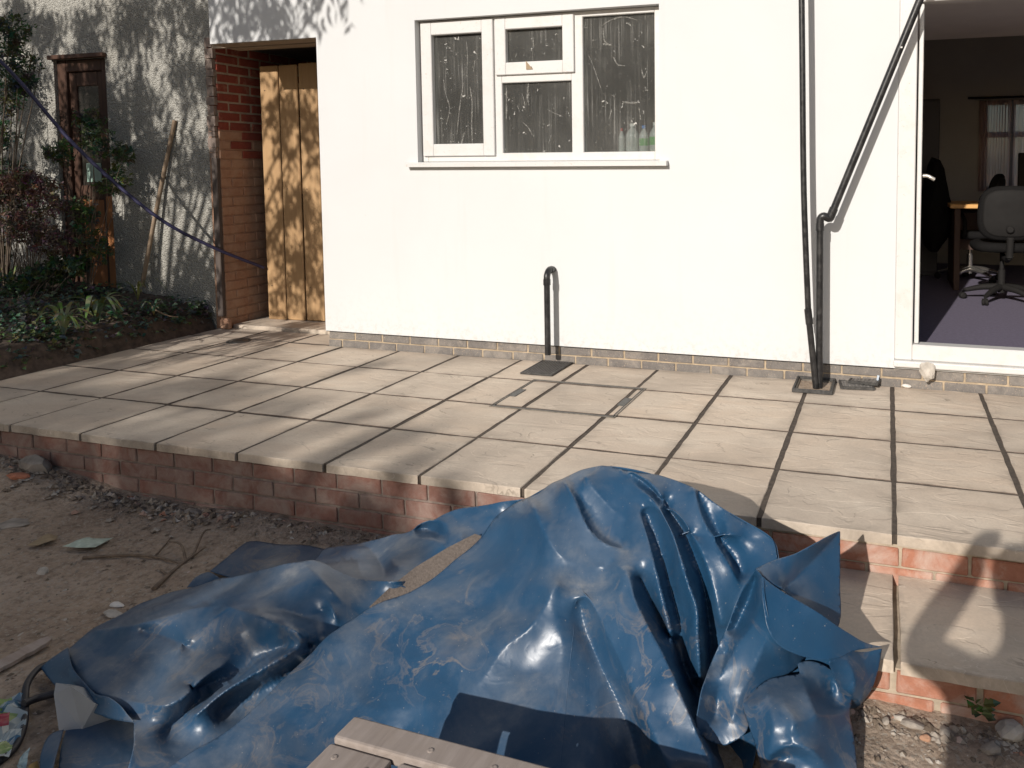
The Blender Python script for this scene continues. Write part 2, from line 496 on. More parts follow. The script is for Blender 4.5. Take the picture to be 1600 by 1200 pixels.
M['twig'] = simple('dry_twig', (0.17, 0.125, 0.09), 0.95, 0.35, 30, 0.4, 80)
M['cane'] = simple('bamboo_cane', (0.25, 0.18, 0.12), 0.8, 0.3, 25, 0.2, 60)
M['hose'] = simple('dark_blue_hose', (0.03, 0.028, 0.075), 0.5, 0.2, 20)
M['cable'] = simple('black_cable', (0.022, 0.02, 0.024), 0.5, 0.3, 30)
M['stone'] = simple('grey_stone', (0.27, 0.235, 0.20), 0.95, 0.4, 16, 0.7, 45, obj=True)
M['stone_pale'] = simple('pale_mortar_lump', (0.43, 0.39, 0.34), 0.95, 0.35, 16, 0.7, 45, obj=True)
M['white_bit'] = simple('chalky_white', (0.66, 0.62, 0.57), 0.8, 0.15, 30, 0.4, 60, obj=True)
M['terracotta'] = simple('broken_red_brick', (0.36, 0.14, 0.08), 0.95, 0.3, 30, 0.6, 60, obj=True)

# ------------------------------------------------------------------ the ground, the bank
def gz(x, y):
    z = -0.30 + 0.125*sstep(1.35, -0.3, x)*sstep(-3.3, -2.1, y)
    z += 0.022*noise.noise(Vector((x*1.3, y*1.3, 3)))+0.010*noise.noise(Vector((x*5, y*5, 1)))+0.006*noise.noise(Vector((x*16, y*16, 7)))
    z += 0.03*sstep(-2.1, -1.9, y)*(0.4+0.6*max(0, noise.noise(Vector((x*4, y*4, 9)))))*sstep(3.6, 2.6, x)
    return z
def axis(lo, hi, a, b, fine):
    out = [a+i*fine for i in range(int(round((b-a)/fine))+1)]
    s = fine; p = b
    while p < hi: s *= 1.5; p += s; out.append(p)
    s = fine; p = a
    while p > lo: s *= 1.5; p -= s; out.insert(0, p)
    return out
xs = axis(-120, 120, -1.3, 5.2, 0.027); ys = axis(-120, 120, -3.8, -1.75, 0.027)
vs = [(x, y, gz(x, y)) for y in ys for x in xs]
nx = len(xs)
fs = [(j*nx+i, j*nx+i+1, (j+1)*nx+i+1, (j+1)*nx+i) for j in range(len(ys)-1) for i in range(nx-1)]
tag(raw('ground', vs, fs, M['dirt'], smooth=True), kind='structure')

PL = -0.955                                            # left edge of the patio
def bank_z(x, y):
    d = PL-x
    z = 0.16*sstep(-0.015, 0.13, d)+0.10*sstep(0.1, 0.8, d)+0.07*sstep(0.8, 1.6, d)
    z += (0.035*noise.noise(Vector((x*5, y*5, 2)))+0.02*noise.noise(Vector((x*14, y*14, 5))))*sstep(0.0, 0.1, d)
    return z-0.035*(1-sstep(-0.02, 0.05, d))
xs = [PL+0.03-0.028*i for i in range(130)]; ys = [-3.4+0.03*i for i in range(124)]
nx = len(xs)
vs = [(x+0.02*noise.noise(Vector((0, y*6, 1))), y, bank_z(x, y)-0.35*sstep(-1.45, -2.1, y)) for y in ys for x in xs]
fs = [(j*nx+i, (j+1)*nx+i, (j+1)*nx+i+1, j*nx+i+1) for j in range(len(ys)-1) for i in range(nx-1)]
tag(raw('soil_bank', vs, fs, M['soil'], smooth=True), kind='structure')

# ------------------------------------------------------------------ the patio: every slab is a piece
patio = MB()
patio.box((PL+0.01, -1.868, -0.0375), (7.2, 0.02, -0.003))
patio.box((PL+0.01, 0.02, -0.28), (0.34, 0.72, -0.003)); patio.box((PL+0.03, -1.78, -0.28), (7.2, 0.02, -0.038))
patio = tag(patio.build('patio', M['joint']), kind='structure')

def slab_mesh(w, d, t, seed, stained):
    r = random.Random(seed)
    n = 7
    loop = []
    cs = [(-w/2, -d/2), (w/2, -d/2), (w/2, d/2), (-w/2, d/2)]
    for k in range(4):
        a, b = cs[k], cs[(k+1) % 4]
        for i in range(n):
            f = i/n
            j = 0.0 if i == 0 else r.uniform(-0.0022, 0.0022)
            nx_, ny_ = (0, 1) if k in (0, 2) else (1, 0)
            loop.append((a[0]+(b[0]-a[0])*f+nx_*j, a[1]+(b[1]-a[1])*f+ny_*j))
    N = len(loop)
    ch = 0.0025
    top = [(x*(1-2*ch/w), y*(1-2*ch/d), r.uniform(-0.0007, 0.0007)) for x, y in loop]
    mid = [(x, y, -0.002-r.uniform(0, 0.001)) for x, y in loop]
    bot = [(x, y, -t) for x, y in loop]
    v = top+mid+bot
    f = [tuple(range(N)), tuple(range(2*N, 3*N))[::-1]]
    for i in range(N):
        k = (i+1) % N
        f.append((i, N+i, N+k, k)); f.append((N+i, 2*N+i, 2*N+k, N+k))
    m = bpy.data.meshes.new('paving_slab')
    m.from_pydata(v, [], f); m.materials.append(M['slab'])
    m.materials.append(M['slab_edge'] if stained else M['slab'])
    m.polygons.foreach_set('material_index', [0]*2+[1]*(2*N)); m.update()
    return m
slab_cache = {}
def put_slab(parent, x0, x1, y0, y1, z=0.0, gap=0.019, name='paving_slab', stained=True):
    w, d = x1-x0-gap, y1-y0-gap*0.7
    key = (round(w, 3), round(d, 3), rnd.randrange(3), stained)
    if key not in slab_cache: slab_cache[key] = slab_mesh(w, d, 0.037, len(slab_cache), stained)
    flip = rnd.random() < 0.5
    o = link(name, slab_cache[key], parent, ((x0+x1)/2+rnd.uniform(-.001, .001), (y0+y1)/2+rnd.uniform(-.001, .001), z+rnd.uniform(-.0012, .0012)),
             (rnd.uniform(-.0015, .0015), rnd.uniform(-.0015, .0015), (math.pi if flip else 0)+rnd.uniform(-.0015, .0015)))
    return o
ROWS = [-1.885, -1.404, -0.925, -0.443, 0.012]
for ri in range(4):
    for j in range(-2, 15):
        x0, x1 = j*0.47, (j+1)*0.47
        if j == -2: x0 = PL
        if ri == 3 and x1 <= 0.30:
            put_slab(patio, x0, x1, ROWS[3], 0.03)
        else:
            put_slab(patio, x0, x1, ROWS[ri], ROWS[ri+1], stained=ri > 0)
for j in range(-2, 1):
    put_slab(patio, max(PL, j*0.47), min(0.345, (j+1)*0.47), 0.03, 0.335)
th = MB().bevbox((-0.84, 0.335, -0.01), (0.335, 0.72, 0.028), 0.006)
th.build('threshold_slab', M['slab'], patio)

# ------------------------------------------------------------------ bricks
def brick_mesh(name, size, mat, n, seed):
    out = []
    r = random.Random(seed)
    for _ in range(n):
        b = MB().bevbox(tuple(-s/2 for s in size), tuple(s/2 for s in size), 0.004)
        b.v = [Vector(v)+Vector((r.uniform(-1, 1), r.uniform(-1, 1), r.uniform(-1, 1)))*0.0012 for v in b.v]
        out.append(b.mesh(name, mat))
    return out
def lay(parent, variants, half, x0, x1, ctr_y, z, shift, along='x', L=0.225):
    """one course of bricks between x0 and x1"""
    x = x0-shift
    while x < x1-0.03:
        a, b = max(x, x0), min(x+L-0.010, x1)
        x += L
        if b-a < 0.035: continue
        c = (a+b)/2
        full = (b-a) > L*0.8
        m = rnd.choice(variants)
        o = link('brick', m, parent)
        j = rnd.uniform(-0.0016, 0.0016)
        o.location = (c, ctr_y+j, z+rnd.uniform(-.001, .001)) if along == 'x' else (ctr_y+j, c, z)
        o.rotation_euler = (0, 0, (0 if along == 'x' else math.pi/2)+rnd.uniform(-.003, .003))
        if not full: o.scale = ((b-a)/(L-0.010), 1, 1)

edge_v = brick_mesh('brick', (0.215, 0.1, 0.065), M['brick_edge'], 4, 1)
red_v = brick_mesh('brick', (0.215, 0.1, 0.065), M['brick_red'], 4, 2)
wall = empty('retaining_wall', (2.5, -1.86, -0.34), 'low red brick wall holding up the front edge of the patio', 'wall')
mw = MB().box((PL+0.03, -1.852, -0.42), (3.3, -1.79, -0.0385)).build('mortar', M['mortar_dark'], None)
mw.parent = wall; mw.matrix_parent_inverse = Matrix.Translation((-2.5, 1.86, 0.34))
mw2 = MB().box((3.3, -1.852, -0.42), (7.2, -1.79, -0.0385)).build('mortar', M['mortar_pale'], None)
mw2.parent = wall; mw2.matrix_parent_inverse = Matrix.Translation((-2.5, 1.86, 0.34))
wall.location = (0, 0, 0)
mw.matrix_parent_inverse = Matrix(); mw2.matrix_parent_inverse = Matrix()
for k, z in enumerate((-0.0815, -0.1565, -0.2315, -0.3065)):
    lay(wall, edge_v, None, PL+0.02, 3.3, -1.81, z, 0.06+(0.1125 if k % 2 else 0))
for k, z in enumerate((-0.0875, -0.1605)):
    lay(wall, red_v, None, 3.3, 7.2, -1.81, z, 0.17+(0.1125 if k % 2 else 0))

step = empty('patio_step', (0, 0, 0), 'single step of stone slabs on red brick below the patio edge', 'step')
MB().box((3.32, -2.327, -0.42), (7.2, -1.853, -0.188)).build('mortar', M['mortar_pale'], step)
for j in range(7, 15):
    put_slab(step, max(3.31, j*0.47+0.006), (j+1)*0.47+0.006, -2.365, -1.855, -0.15, 0.02, 'tread_slab', False)
for k, z in enumerate((-0.224, -0.299)):
    lay(step, red_v, None, 3.32, 7.2, -2.285, z, 0.03+(0.1125 if k % 2 else 0), L=0.235)

# ------------------------------------------------------------------ the house
def wall_mesh(name, xs, zs, holes, y0, y1, mat, parent):
    """a wall slab between y0 and y1 with rectangular openings (reveals included)"""
    v, f, ix = [], [], {}
    def V(x, y, z):
        k = (x, y, z)
        if k not in ix: ix[k] = len(v); v.append(k)
        return ix[k]
    def solid(i, j):
        if i < 0 or j < 0 or i >= len(xs)-1 or j >= len(zs)-1: return False
        cx, cz = (xs[i]+xs[i+1])/2, (zs[j]+zs[j+1])/2
        return not any(a < cx < b and c < cz < d for a, b, c, d in holes)
    for i in range(len(xs)-1):
        for j in range(len(zs)-1):
            if not solid(i, j): continue
            x0, x1, z0, z1 = xs[i], xs[i+1], zs[j], zs[j+1]
            f.append((V(x0,y0,z0), V(x1,y0,z0), V(x1,y0,z1), V(x0,y0,z1)))
            f.append((V(x0,y1,z0), V(x0,y1,z1), V(x1,y1,z1), V(x1,y1,z0)))
            if not solid(i-1, j): f.append((V(x0,y0,z0), V(x0,y0,z1), V(x0,y1,z1), V(x0,y1,z0)))
            if not solid(i+1, j): f.append((V(x1,y0,z0), V(x1,y1,z0), V(x1,y1,z1), V(x1,y0,z1)))
            if not solid(i, j-1): f.append((V(x0,y0,z0), V(x0,y1,z0), V(x1,y1,z0), V(x1,y0,z0)))
            if not solid(i, j+1): f.append((V(x0,y0,z1), V(x1,y0,z1), V(x1,y1,z1), V(x0,y1,z1)))
    return raw(name, v, f, mat, parent)

house = empty('house', (0, 0, 0), 'white rendered house with dirty white window, dark brick plinth and open patio door', 'house')
WX0, WX1, WZ0, WZ1 = 1.13, 2.84, 1.312, 2.262
DX0, DX1, DZ0, DZ1 = 4.238, 6.15, 0.13, 2.255
wall_mesh('rendered_wall', [-0.6, 0.335, WX0, WX1, DX0, DX1, 7.2], [0.112, DZ0, WZ0, 2.19, DZ1, WZ1, 5.4],
          [(WX0, WX1, WZ0, WZ1), (DX0, DX1, DZ0, DZ1), (-0.6, 0.335, 0, 2.19)], 0.0, 0.27, M['render'], house)
bead = MB().box((0.337, 0.003, 0.107), (DX0-0.002, 0.2, 0.1115)).build('render_stop_bead', M['dark'], house)
pl = MB().box((0.356, 0.019, -0.04), (7.2, 0.26, 0.110)).build('plinth', M['mortar_tan'], house)
gv = brick_mesh('brick', (0.215, 0.1, 0.065), M['brick_grey'], 4, 3)
lay(pl, gv, None, 0.349, 7.2, 0.064, 0.012, 0.11)
gv2 = brick_mesh('brick', (0.215, 0.1, 0.053), M['brick_grey'], 4, 4)
lay(pl, gv2, None, 0.349, 7.2, 0.064, 0.0795, 0.0)

# side wall of the passage and rooms behind (plain plaster)
M['plaster'] = simple('room_plaster', (0.38, 0.36, 0.335), 0.9, 0.05, 3)
M['plaster_white'] = simple('white_ceiling', (0.74, 0.72, 0.69), 0.9, 0.05, 3)
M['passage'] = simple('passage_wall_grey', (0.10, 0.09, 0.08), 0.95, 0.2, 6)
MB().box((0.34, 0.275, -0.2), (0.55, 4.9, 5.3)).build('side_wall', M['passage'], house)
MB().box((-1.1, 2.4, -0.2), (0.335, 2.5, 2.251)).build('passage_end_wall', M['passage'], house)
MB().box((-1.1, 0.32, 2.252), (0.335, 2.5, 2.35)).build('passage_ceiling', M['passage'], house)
MB().box((-0.874, 0.276, 2.21), (0.335, 0.319, 2.35)).build('passage_beam', M['soffit'], house)
sof = MB(); sof.box((-0.598, 0.012, 2.184), (0.333, 0.14, 2.1895)); sof.box((-0.598, 0.15, 2.178), (0.333, 0.2755, 2.1895))
sof.build('soffit_board', M['soffit'], house)
# kitchen behind the window: five sides of a box
MB().box((0.56, 3.0, 0.2), (3.4, 3.1, 2.5)).build('room_wall', M['plaster'], house)
MB().box((3.4, 0.275, 0.0), (3.5, 3.1, 2.5)).build('room_wall', M['plaster'], house)
MB().box((0.56, 0.275, 2.5), (3.5, 3.1, 2.6)).build('room_ceiling', M['plaster'], house)
MB().box((0.56, 0.275, 0.0), (3.4, 3.0, 0.2)).build('room_floor', M['plaster'], house)
# office behind the patio door
MB().box((4.05, 0.275, 0.0), (4.2, 4.6, 2.8)).build('room_wall', M['plaster'], house)
MB().box((7.2, 0.0, 0.0), (7.3, 4.6, 2.8)).build('room_wall', M['plaster'], house)
wall_mesh('room_wall', [4.2, 5.16, 6.4, 7.2], [0.2, 1.0, 1.98, 2.8], [(5.16, 6.4, 1.0, 1.98)], 4.5, 4.65, M['plaster'], house)
MB().box((4.2, 0.275, 2.36), (5.36, 2.6, 2.8)).build('dropped_ceiling', M['plaster_white'], house)
MB().box((5.36, 0.275, 2.48), (7.2, 2.6, 2.8)).build('dropped_ceiling', M['plaster_white'], house)
MB().box((4.2, 2.6, 2.7), (7.2, 4.5, 2.8)).build('room_ceiling', M['plaster'], house)
MB().box((4.2, 0.275, 0.0), (7.2, 4.5, 0.2)).build('carpet', simple('mauve_grey_carpet', (0.135, 0.118, 0.17), 0.98, 0.14, 45, 0.5, 300), house)
MB().box((DX0+0.1, 0.07, 0.0), (DX1, 0.2745, 0.199)).build('door_threshold', M['dark'], house)

# the window
def ring(mb, x0, x1, z0, z1, w, y0, y1, wb=None, wt=None):
    wb = wb or w; wt = wt or w
    mb.bevbox((x0, y0, z0), (x0+w, y1, z1), 0.004)
    mb.bevbox((x1-w, y0, z0), (x1, y1, z1), 0.004)
    mb.bevbox((x0+w-0.001, y0+0.0012, z0), (x1-w+0.001, y1-0.001, z0+wb), 0.004)
    mb.bevbox((x0+w-0.001, y0+0.0012, z1-wt), (x1-w+0.001, y1-0.001, z1), 0.004)
    return mb
FY = 0.055
fr = MB()
ring(fr, WX0+0.002, WX1-0.002, WZ0+0.002, WZ1-0.002, 0.045, FY, FY+0.07, 0.055, 0.035)
fr.bevbox((1.69, FY+0.001, WZ0+0.05), (1.742, FY+0.068, WZ1-0.03), 0.004)
fr.bevbox((2.236, FY+0.001, WZ0+0.05), (2.316, FY+0.068, WZ1-0.03), 0.004)
fr.bevbox((1.741, FY+0.002, 1.828), (2.237, FY+0.066, 1.90), 0.004)
win = fr.build('window', M['pvc'], house)
s1 = ring(MB(), 1.147, 1.690, 1.352, 2.246, 0.082, FY-0.018, FY+0.035)
s1.build('casement_sash', M['pvc'], win)
s2 = ring(MB(), 1.704, 2.262, 1.878, 2.242, 0.078, FY-0.018, FY+0.035, 0.08, 0.07)
s2.build('top_sash', M['pvc'], win)
gsk = MB()
for x0, x1, z0, z1, y in ((1.225, 1.612, 1.431, 2.168, FY+0.018), (1.778, 2.188, 1.954, 2.176, FY+0.018), (1.738, 2.240, 1.363, 1.832, FY+0.024), (2.312, 2.797, 1.363, 2.231, FY+0.024)):
    MB().box((x0, y, z0), (x1, y+0.004, z1)).build('pane', M['glass'], win)
sill = MB()
prof = [(-0.048, 1.279), (-0.048, 1.303), (-0.04, 1.309), (FY, 1.3135), (FY, 1.279)]
sv = [(1.058, y, z) for y, z in prof]+[(2.895, y, z) for y, z in prof]
sill.add(sv, [(0, 1, 2, 3, 4)[::-1], (5, 6, 7, 8, 9)]+[(i, (i+1) % 5, 5+(i+1) % 5, 5+i) for i in range(5)])
fix_normals(sill.build('sill', M['pvc'], win))
MB().box((1.13, FY+0.072, 1.33), (2.84, 0.36, 1.372)).build('inner_sill', M['plaster_white'], win)
# plaster smears and splashes on the glass: thin dabs standing on the panes
t = NT('dried_plaster_smear'); p = t.pos()
t.fin((0.50, 0.48, 0.44), 0.95)
tr_ = t.n('ShaderNodeBsdfTransparent'); mx_ = t.n('ShaderNodeMixShader')
t.l(t.ramp(t.noise(p, 70, 5, 0.7), [(0.38, 0.02), (0.62, 0.42)]), mx_.inputs[0]); t.l(tr_.outputs[0], mx_.inputs[1]); t.l(t.b.outputs[0], mx_.inputs[2]); t.l(mx_.outputs[0], t.out.inputs[0])
M['smear'] = t.m
def smear(pts, r, y, name='plaster_smear'):
    mb = MB()
    P = bez([(x, y, z) for x, z in pts], 5)
    n = len(P)
    rs = [r*(0.35+0.65*abs(math.sin(2.4*i+len(pts)))*math.sin(math.pi*(i+0.6)/(n+0.2))) for i in range(n)]
    mb.tube(P, r, 5, True, rs)
    o = mb.build(name, M['smear'], win)
    return o
def WP(px, py): return (1.105+(px-150)*0.001377, 2.262-(py-95)*0.001376)   # along the window face, metres
yc, yf = FY+0.018, FY+0.024
for y, pts, r in ((yc, [(420,200),(425,270),(420,360)], .006), (yc, [(400,400),(385,470),(370,560),(358,650)], .007), (yc, [(435,420),(445,500),(440,600),(442,700)], .009),
                  (yc, [(290,380),(300,450),(320,520),(300,600)], .006), (yc, [(400,640),(380,700)], .012), (yc, [(465,295),(455,350)], .005),
                  (yc, [(660,160),(650,172)], .004), (yc, [(775,210),(778,250)], .007), (yc, [(690,270),(680,290)], .006), (yc, [(815,180),(815,230)], .004),
                  (yf, [(745,415),(740,470),(745,520)], .012), (yf, [(685,515),(697,550)], .005), (yf, [(715,600),(745,630),(760,660)], .006), (yf, [(630,420),(628,520),(625,580)], .008),
                  (yf, [(710,460),(722,500),(725,540)], .005), (yf, [(860,660),(845,700)], .005), (yf, [(840,540),(880,560),(920,575)], .004),
                  (yf, [(1120,165),(1170,140),(1230,132),(1290,150)], .006), (yf, [(1125,175),(1130,230),(1150,250)], .006), (yf, [(1125,250),(1165,255)], .013),
                  (yf, [(1050,290),(1080,360),(1115,460)], .005), (yf, [(1175,310),(1195,345),(1230,352)], .009), (yf, [(1215,515),(1260,522),(1300,520)], .012),
                  (yf, [(1165,548),(1150,595)], .006), (yf, [(1310,370),(1320,410),(1335,380)], .008), (yf, [(1328,450),(1330,470)], .009), (yf, [(1295,540),(1305,600)], .006), (yf, [(1330,90),(1328,150)], .003)):
    smear([WP(px, py) for px, py in pts], r*0.8, y-0.001)
chip = MB().add([(1.93, FY-0.02, 1.905), (1.95, FY-0.03, 1.918), (1.978, FY-0.02, 1.906), (1.955, FY-0.075, 1.955)], [(0, 1, 3), (1, 2, 3), (0, 2, 1), (0, 3, 2)])
chip.build('peeling_label', simple('brown_card', (0.62, 0.48, 0.33), 0.9), win)

# bottles on the inside sill
M['clear'] = simple('milky_clear_plastic', (0.50, 0.52, 0.49), 0.3, 0.1, 20)
M['green_label'] = simple('green_label', (0.16, 0.42, 0.13), 0.5)
M['blue_cap'] = simple('blue_cap', (0.03, 0.19, 0.55), 0.4)
M['red_cap'] = simple('red_cap', (0.50, 0.03, 0.03), 0.4)
M['white_cap'] = simple('white_cap', (0.70, 0.70, 0.66), 0.4)
def bottle(x, y, h, r, capm, label, body='clear', lab=None):
    t = empty('bottle', (x, y, 1.372), label, 'bottle')
    b = MB().lathe([(r*.9, 0), (r, .01), (r, h*.55), (r*.95, h*.62), (r*.55, h*.78), (r*.32, h*.86), (r*.32, h*.92)], n=16).build('body', M[body], t)
    MB().lathe([(r*.42, h*.885), (r*.42, h), (r*.36, h*1.005)], n=14).build('cap', M[capm], t)
    if lab: MB().lathe([(r*1.02, h*.22), (r*1.02, h*.5)], n=16).build('label', M[lab], t)
    return t
bottle(2.535, 0.17, 0.15, 0.021, 'red_cap', 'slim clear bottle with red cap on the inside windowsill')
bottle(2.60, 0.20, 0.18, 0.047, 'white_cap', 'wide cloudy bottle without a label behind the dirty pane, right of the red capped one')
bottle(2.685, 0.17, 0.165, 0.031, 'blue_cap', 'clear bottle with blue cap and green label on the inside windowsill', lab='green_label')
bottle(2.755, 0.19, 0.185, 0.038, 'white_cap', 'clear bottle with white cap and green label on the inside windowsill', lab='green_label')
tub = MB().lathe([(0.028, 0), (0.032, 0.115), (0.034, 0.118)], (2.822, 0.17, 1.372), 16).build('green_tub', M['green_label'])
tag(tub, 'pale green tub at the right end of the inside windowsill', 'tub')

# the patio door
df = MB()
df.bevbox((DX0+0.001, -0.006, DZ0+0.034), (DX0+0.098, 0.09, DZ1-0.002), 0.005)
df.bevbox((DX0+0.097, -0.004, DZ0+0.034), (DX1-0.08, 0.088, DZ0+0.125), 0.006)
df.bevbox((DX0+0.097, -0.004, DZ1-0.08), (DX1-0.08, 0.088, DZ1-0.002), 0.005)
df.bevbox((DX1-0.081, -0.006, DZ0+0.034), (DX1-0.001, 0.09, DZ1-0.002), 0.005)
df.box((DX0+0.012, -0.0075, DZ0+0.13), (DX0+0.018, -0.005, DZ1-0.01))
door = df.build('patio_door', M['pvc'], house)
MB().bevbox((DX0-0.004, -0.034, DZ0-0.004), (DX1, 0.1, DZ0+0.033), 0.008, seg=2).build('door_sill', M['pvc'], door)
MB().bevbox((DX0+0.108, 0.02, DZ0+0.128), (DX0+0.132, 0.10, DZ1-0.083), 0.004).build('door_stile', M['pvc'], door)
lkm = MB().box((DX0+0.1325, 0.05, 0), (DX0+0.136, 0.075, 0.10)).mesh('lock_plate', M['lid_metal'])
for z in (0.62, 1.13, 1.42, 1.8): link('lock_plate', lkm, door, (0, 0, z))
hd = MB().tube(bez([(DX0+0.14, 0.085, 1.213), (DX0+0.165, 0.085, 1.213), (DX0+0.182, 0.08, 1.205), (DX0+0.205, 0.08, 1.192)], 4), 0.011, 10)
hd.build('door_handle', simple('brushed_handle', (0.62, 0.58, 0.52), 0.3, metal=0.7), door)

# ------------------------------------------------------------------ pipes, gullies, lids
sp = empty('waste_pipe', (2.1172, -0.1000, 0.0925), 'short black waste pipe bending into the wall over a drain grating', 'pipe')
sp.location.z = 0.0
px0, py0 = sp.location.x, sp.location.y
q = MB().tube([(0, 0, 0.075), (0, 0, 0.555)], 0.0195, 16)
q.build('pipe', M['pipe'], sp)
q = MB().tube([(0, 0, 0.525), (0, 0, 0.562)], 0.0235, 16)
q.tube(bez([(0, 0, 0.555), (0, 0.004, 0.585), (0.0, 0.028, 0.612), (0, 0.06, 0.616)], 5), 0.021, 16)
q.tube([(0, 0.045, 0.615), (0, 0.075, 0.615)], 0.0235, 16); q.tube([(0, 0.07, 0.615), (0, -py0+0.02, 0.613)], 0.0195, 16)
q.build('elbow', M['pipe'], sp)

def drain_grate(name, loc, w, d, label, rz=0.0, rx=0.0, ry=0.0, cross=False, nb=12):
    t = empty(name, loc, label, 'drain grating')
    t.rotation_euler = (rx, ry, rz)
    f = MB()
    f.box((-w/2, -d/2, 0), (w/2, -d/2+.012, .014)); f.box((-w/2, d/2-.012, 0), (w/2, d/2, .014))
    f.box((-w/2, -d/2+.012, 0), (-w/2+.012, d/2-.012, .014)); f.box((w/2-.012, -d/2+.012, 0), (w/2, d/2-.012, .014))
    f.build('frame', M['iron'], t)
    bw = (w-.024)/nb
    bm_ = MB().box((-bw*.22, -d/2+.012, 0.002), (bw*.22, d/2-.012, .0125)).mesh('bar', M['iron_bar'])
    for k in range(nb): link('bar', bm_, t, (-w/2+.012+bw*(k+.5), 0, 0))
    if cross:
        cm = MB().box((-w/2+.012, -.003, .001), (w/2-.012, .003, .0115)).mesh('cross_bar', M['iron_bar'])
        for k in range(7): link('cross_bar', cm, t, (0, -d/2+d*(k+1)/8, 0))
    return t
MB().box((2.034, -0.325, 0.0022), (2.246, 0.0, 0.005)).build('painted_drain_shade', M['dark'])  # flat dark sheet on the paving, painted as the unlit drain
tag(bpy.data.objects['painted_drain_shade'], 'flat dark sheet painted as the shaded drain under the grating by the short waste pipe', 'drain')
gr_ = drain_grate('drain_grate', (2.14, -0.163, 0.0052), 0.215, 0.326, 'square black drain grating in the paving under the short waste pipe', nb=11)
gr_.scale = (1, 1, 0.45)

# two pipes into the open gully
pa = empty('thin_downpipe', (0, 0, 0), 'thin black downpipe with a collar, leaning into the open gully', 'pipe')
A0, A1, A2, A3 = (3.7097, -0.2000, 2.6684), (3.7385, -0.1950, 1.1269), (3.7674, -0.1800, 0.4373), (3.8131, -0.1698, 0.0100)
P = bez([A0, tuple((a+b)/2 for a, b in zip(A0, A1)), A1, A2], 6)
MB().tube(P, 0.0175, 14).build('pipe', M['pipe'], pa)
d = (Vector(A3)-Vector(A2))
MB().tube([Vector(A2), Vector(A2)+d], 0.0185, 14).build('pipe', M['pipe'], pa)
MB().tube([Vector(A2)-d*0.06, Vector(A2)+d*0.14], 0.0215, 14).build('collar', M['pipe'], pa)
pb = empty('angled_downpipe', (0, 0, 0), 'thicker black pipe dropping into the open gully from a long diagonal run past the door', 'pipe')
B0, B1 = (3.8295, -0.1517, 0.0100), (3.8245, -0.1500, 0.9381)
MB().tube([B0, B1], 0.021, 16).build('pipe', M['pipe'], pb)
Bt, C0, C1 = Vector(B1), Vector((3.8833, -0.1400, 0.9889)), Vector((4.4400, -0.1400, 2.4174))
q = MB().tube([Bt-Vector((0, 0, .03)), Bt+Vector((0, 0, .012))], 0.0245, 16)
q.tube(bez([Bt, Bt+Vector((.003, 0, .035)), Bt+Vector((.022, .0, .052)), C0-(C1-C0).normalized()*0.012-Vector((0, 0, .0)), C0+(C1-C0).normalized()*.03], 5), 0.0225, 16)
q.tube([C0, C0+(C1-C0).normalized()*.05], 0.0245, 16)
q.build('elbow', M['pipe'], pb)
MB().tube([C0+(C1-C0).normalized()*.03, C1], 0.0205, 16).build('diagonal_pipe', M['pipe'], pb)
MB().box((0, 0, 0), (0.01, 0.008, 0.008)).build('pipe_clip', M['pvc'], pb, (4.2436, -0.1650, 1.9037))

g = empty('open_gully', (3.80, -0.125, 0.0), 'open square plastic gully frame that the two black pipes run into', 'gully')
f = MB(); w, d, hgt = 0.225, 0.285, 0.024
f.bevbox((-w/2, -d/2, 0.002), (w/2, -d/2+.014, hgt), .003); f.bevbox((-w/2, d/2-.014, 0.002), (w/2, d/2, hgt), .003)
f.bevbox((-w/2, -d/2+.0145, 0.002), (-w/2+.014, d/2-.0145, hgt), .003); f.bevbox((w/2-.014, -d/2+.0145, 0.002), (w/2, d/2-.0145, hgt), .003)
f.build('frame', M['iron'], g)
f = MB(); f.box((-w/2+.015, -d/2+.02, .003), (-w/2+.022, d/2-.02, .014)); f.box((w/2-.022, -d/2+.02, .003), (w/2-.015, d/2-.02, .014)); f.box((-w/2+.03, d/2-.035, .003), (w/2-.03, d/2-.028, .013))
f.build('ledge', M['lid_metal'], g)
MB().box((-w/2+.014, -d/2+.014, 0.0015), (w/2-.014, d/2-.014, 0.0045)).build('silt', M['dirt'], g)
drain_grate('loose_grate', (4.0312, -0.0462, 0.0040), 0.19, 0.155, 'loose square grating lying flat on the paving beside the open gully', 0.12, cross=True, nb=8)
drain_grate('broken_grate', (4.0798, -0.0017, 0.0220), 0.17, 0.12, 'broken piece of grating tilted on top of the flat loose one', -0.22, rx=0.05, ry=-0.03, cross=True, nb=7)

# recessed manhole lid: two thin metal trays around slabs, two lifting plates
mh = empty('manhole_cover', (2.52, -0.69, 0.0), 'recessed manhole cover framed by thin metal strips, paved with the slabs', 'manhole cover')
def strips(x0, x1, y0, y1, w, z):
    f = MB()
    f.box((x0, y0, 0.0005), (x1, y0+w, z)); f.box((x0, y1-w, 0.0005), (x1, y1, z))
    f.box((x0, y0+w, 0.0005), (x0+w, y1-w, z)); f.box((x1-w, y0+w, 0.0005), (x1, y1-w, z))
    return f
strips(-0.352, 0.358, -0.272, 0.275, 0.007, 0.0042).build('outer_frame', M['lid_metal'], mh)
strips(-0.338, 0.344, -0.258, 0.261, 0.006, 0.0038).build('inner_frame', M['lid_plate'], mh)
for x in (-0.318, 0.322):
    MB().bevbox((x-0.022, -0.075, 0.001), (x+0.022, 0.06, 0.0055), 0.0015).build('lifting_plate', M['lid_plate'], mh)

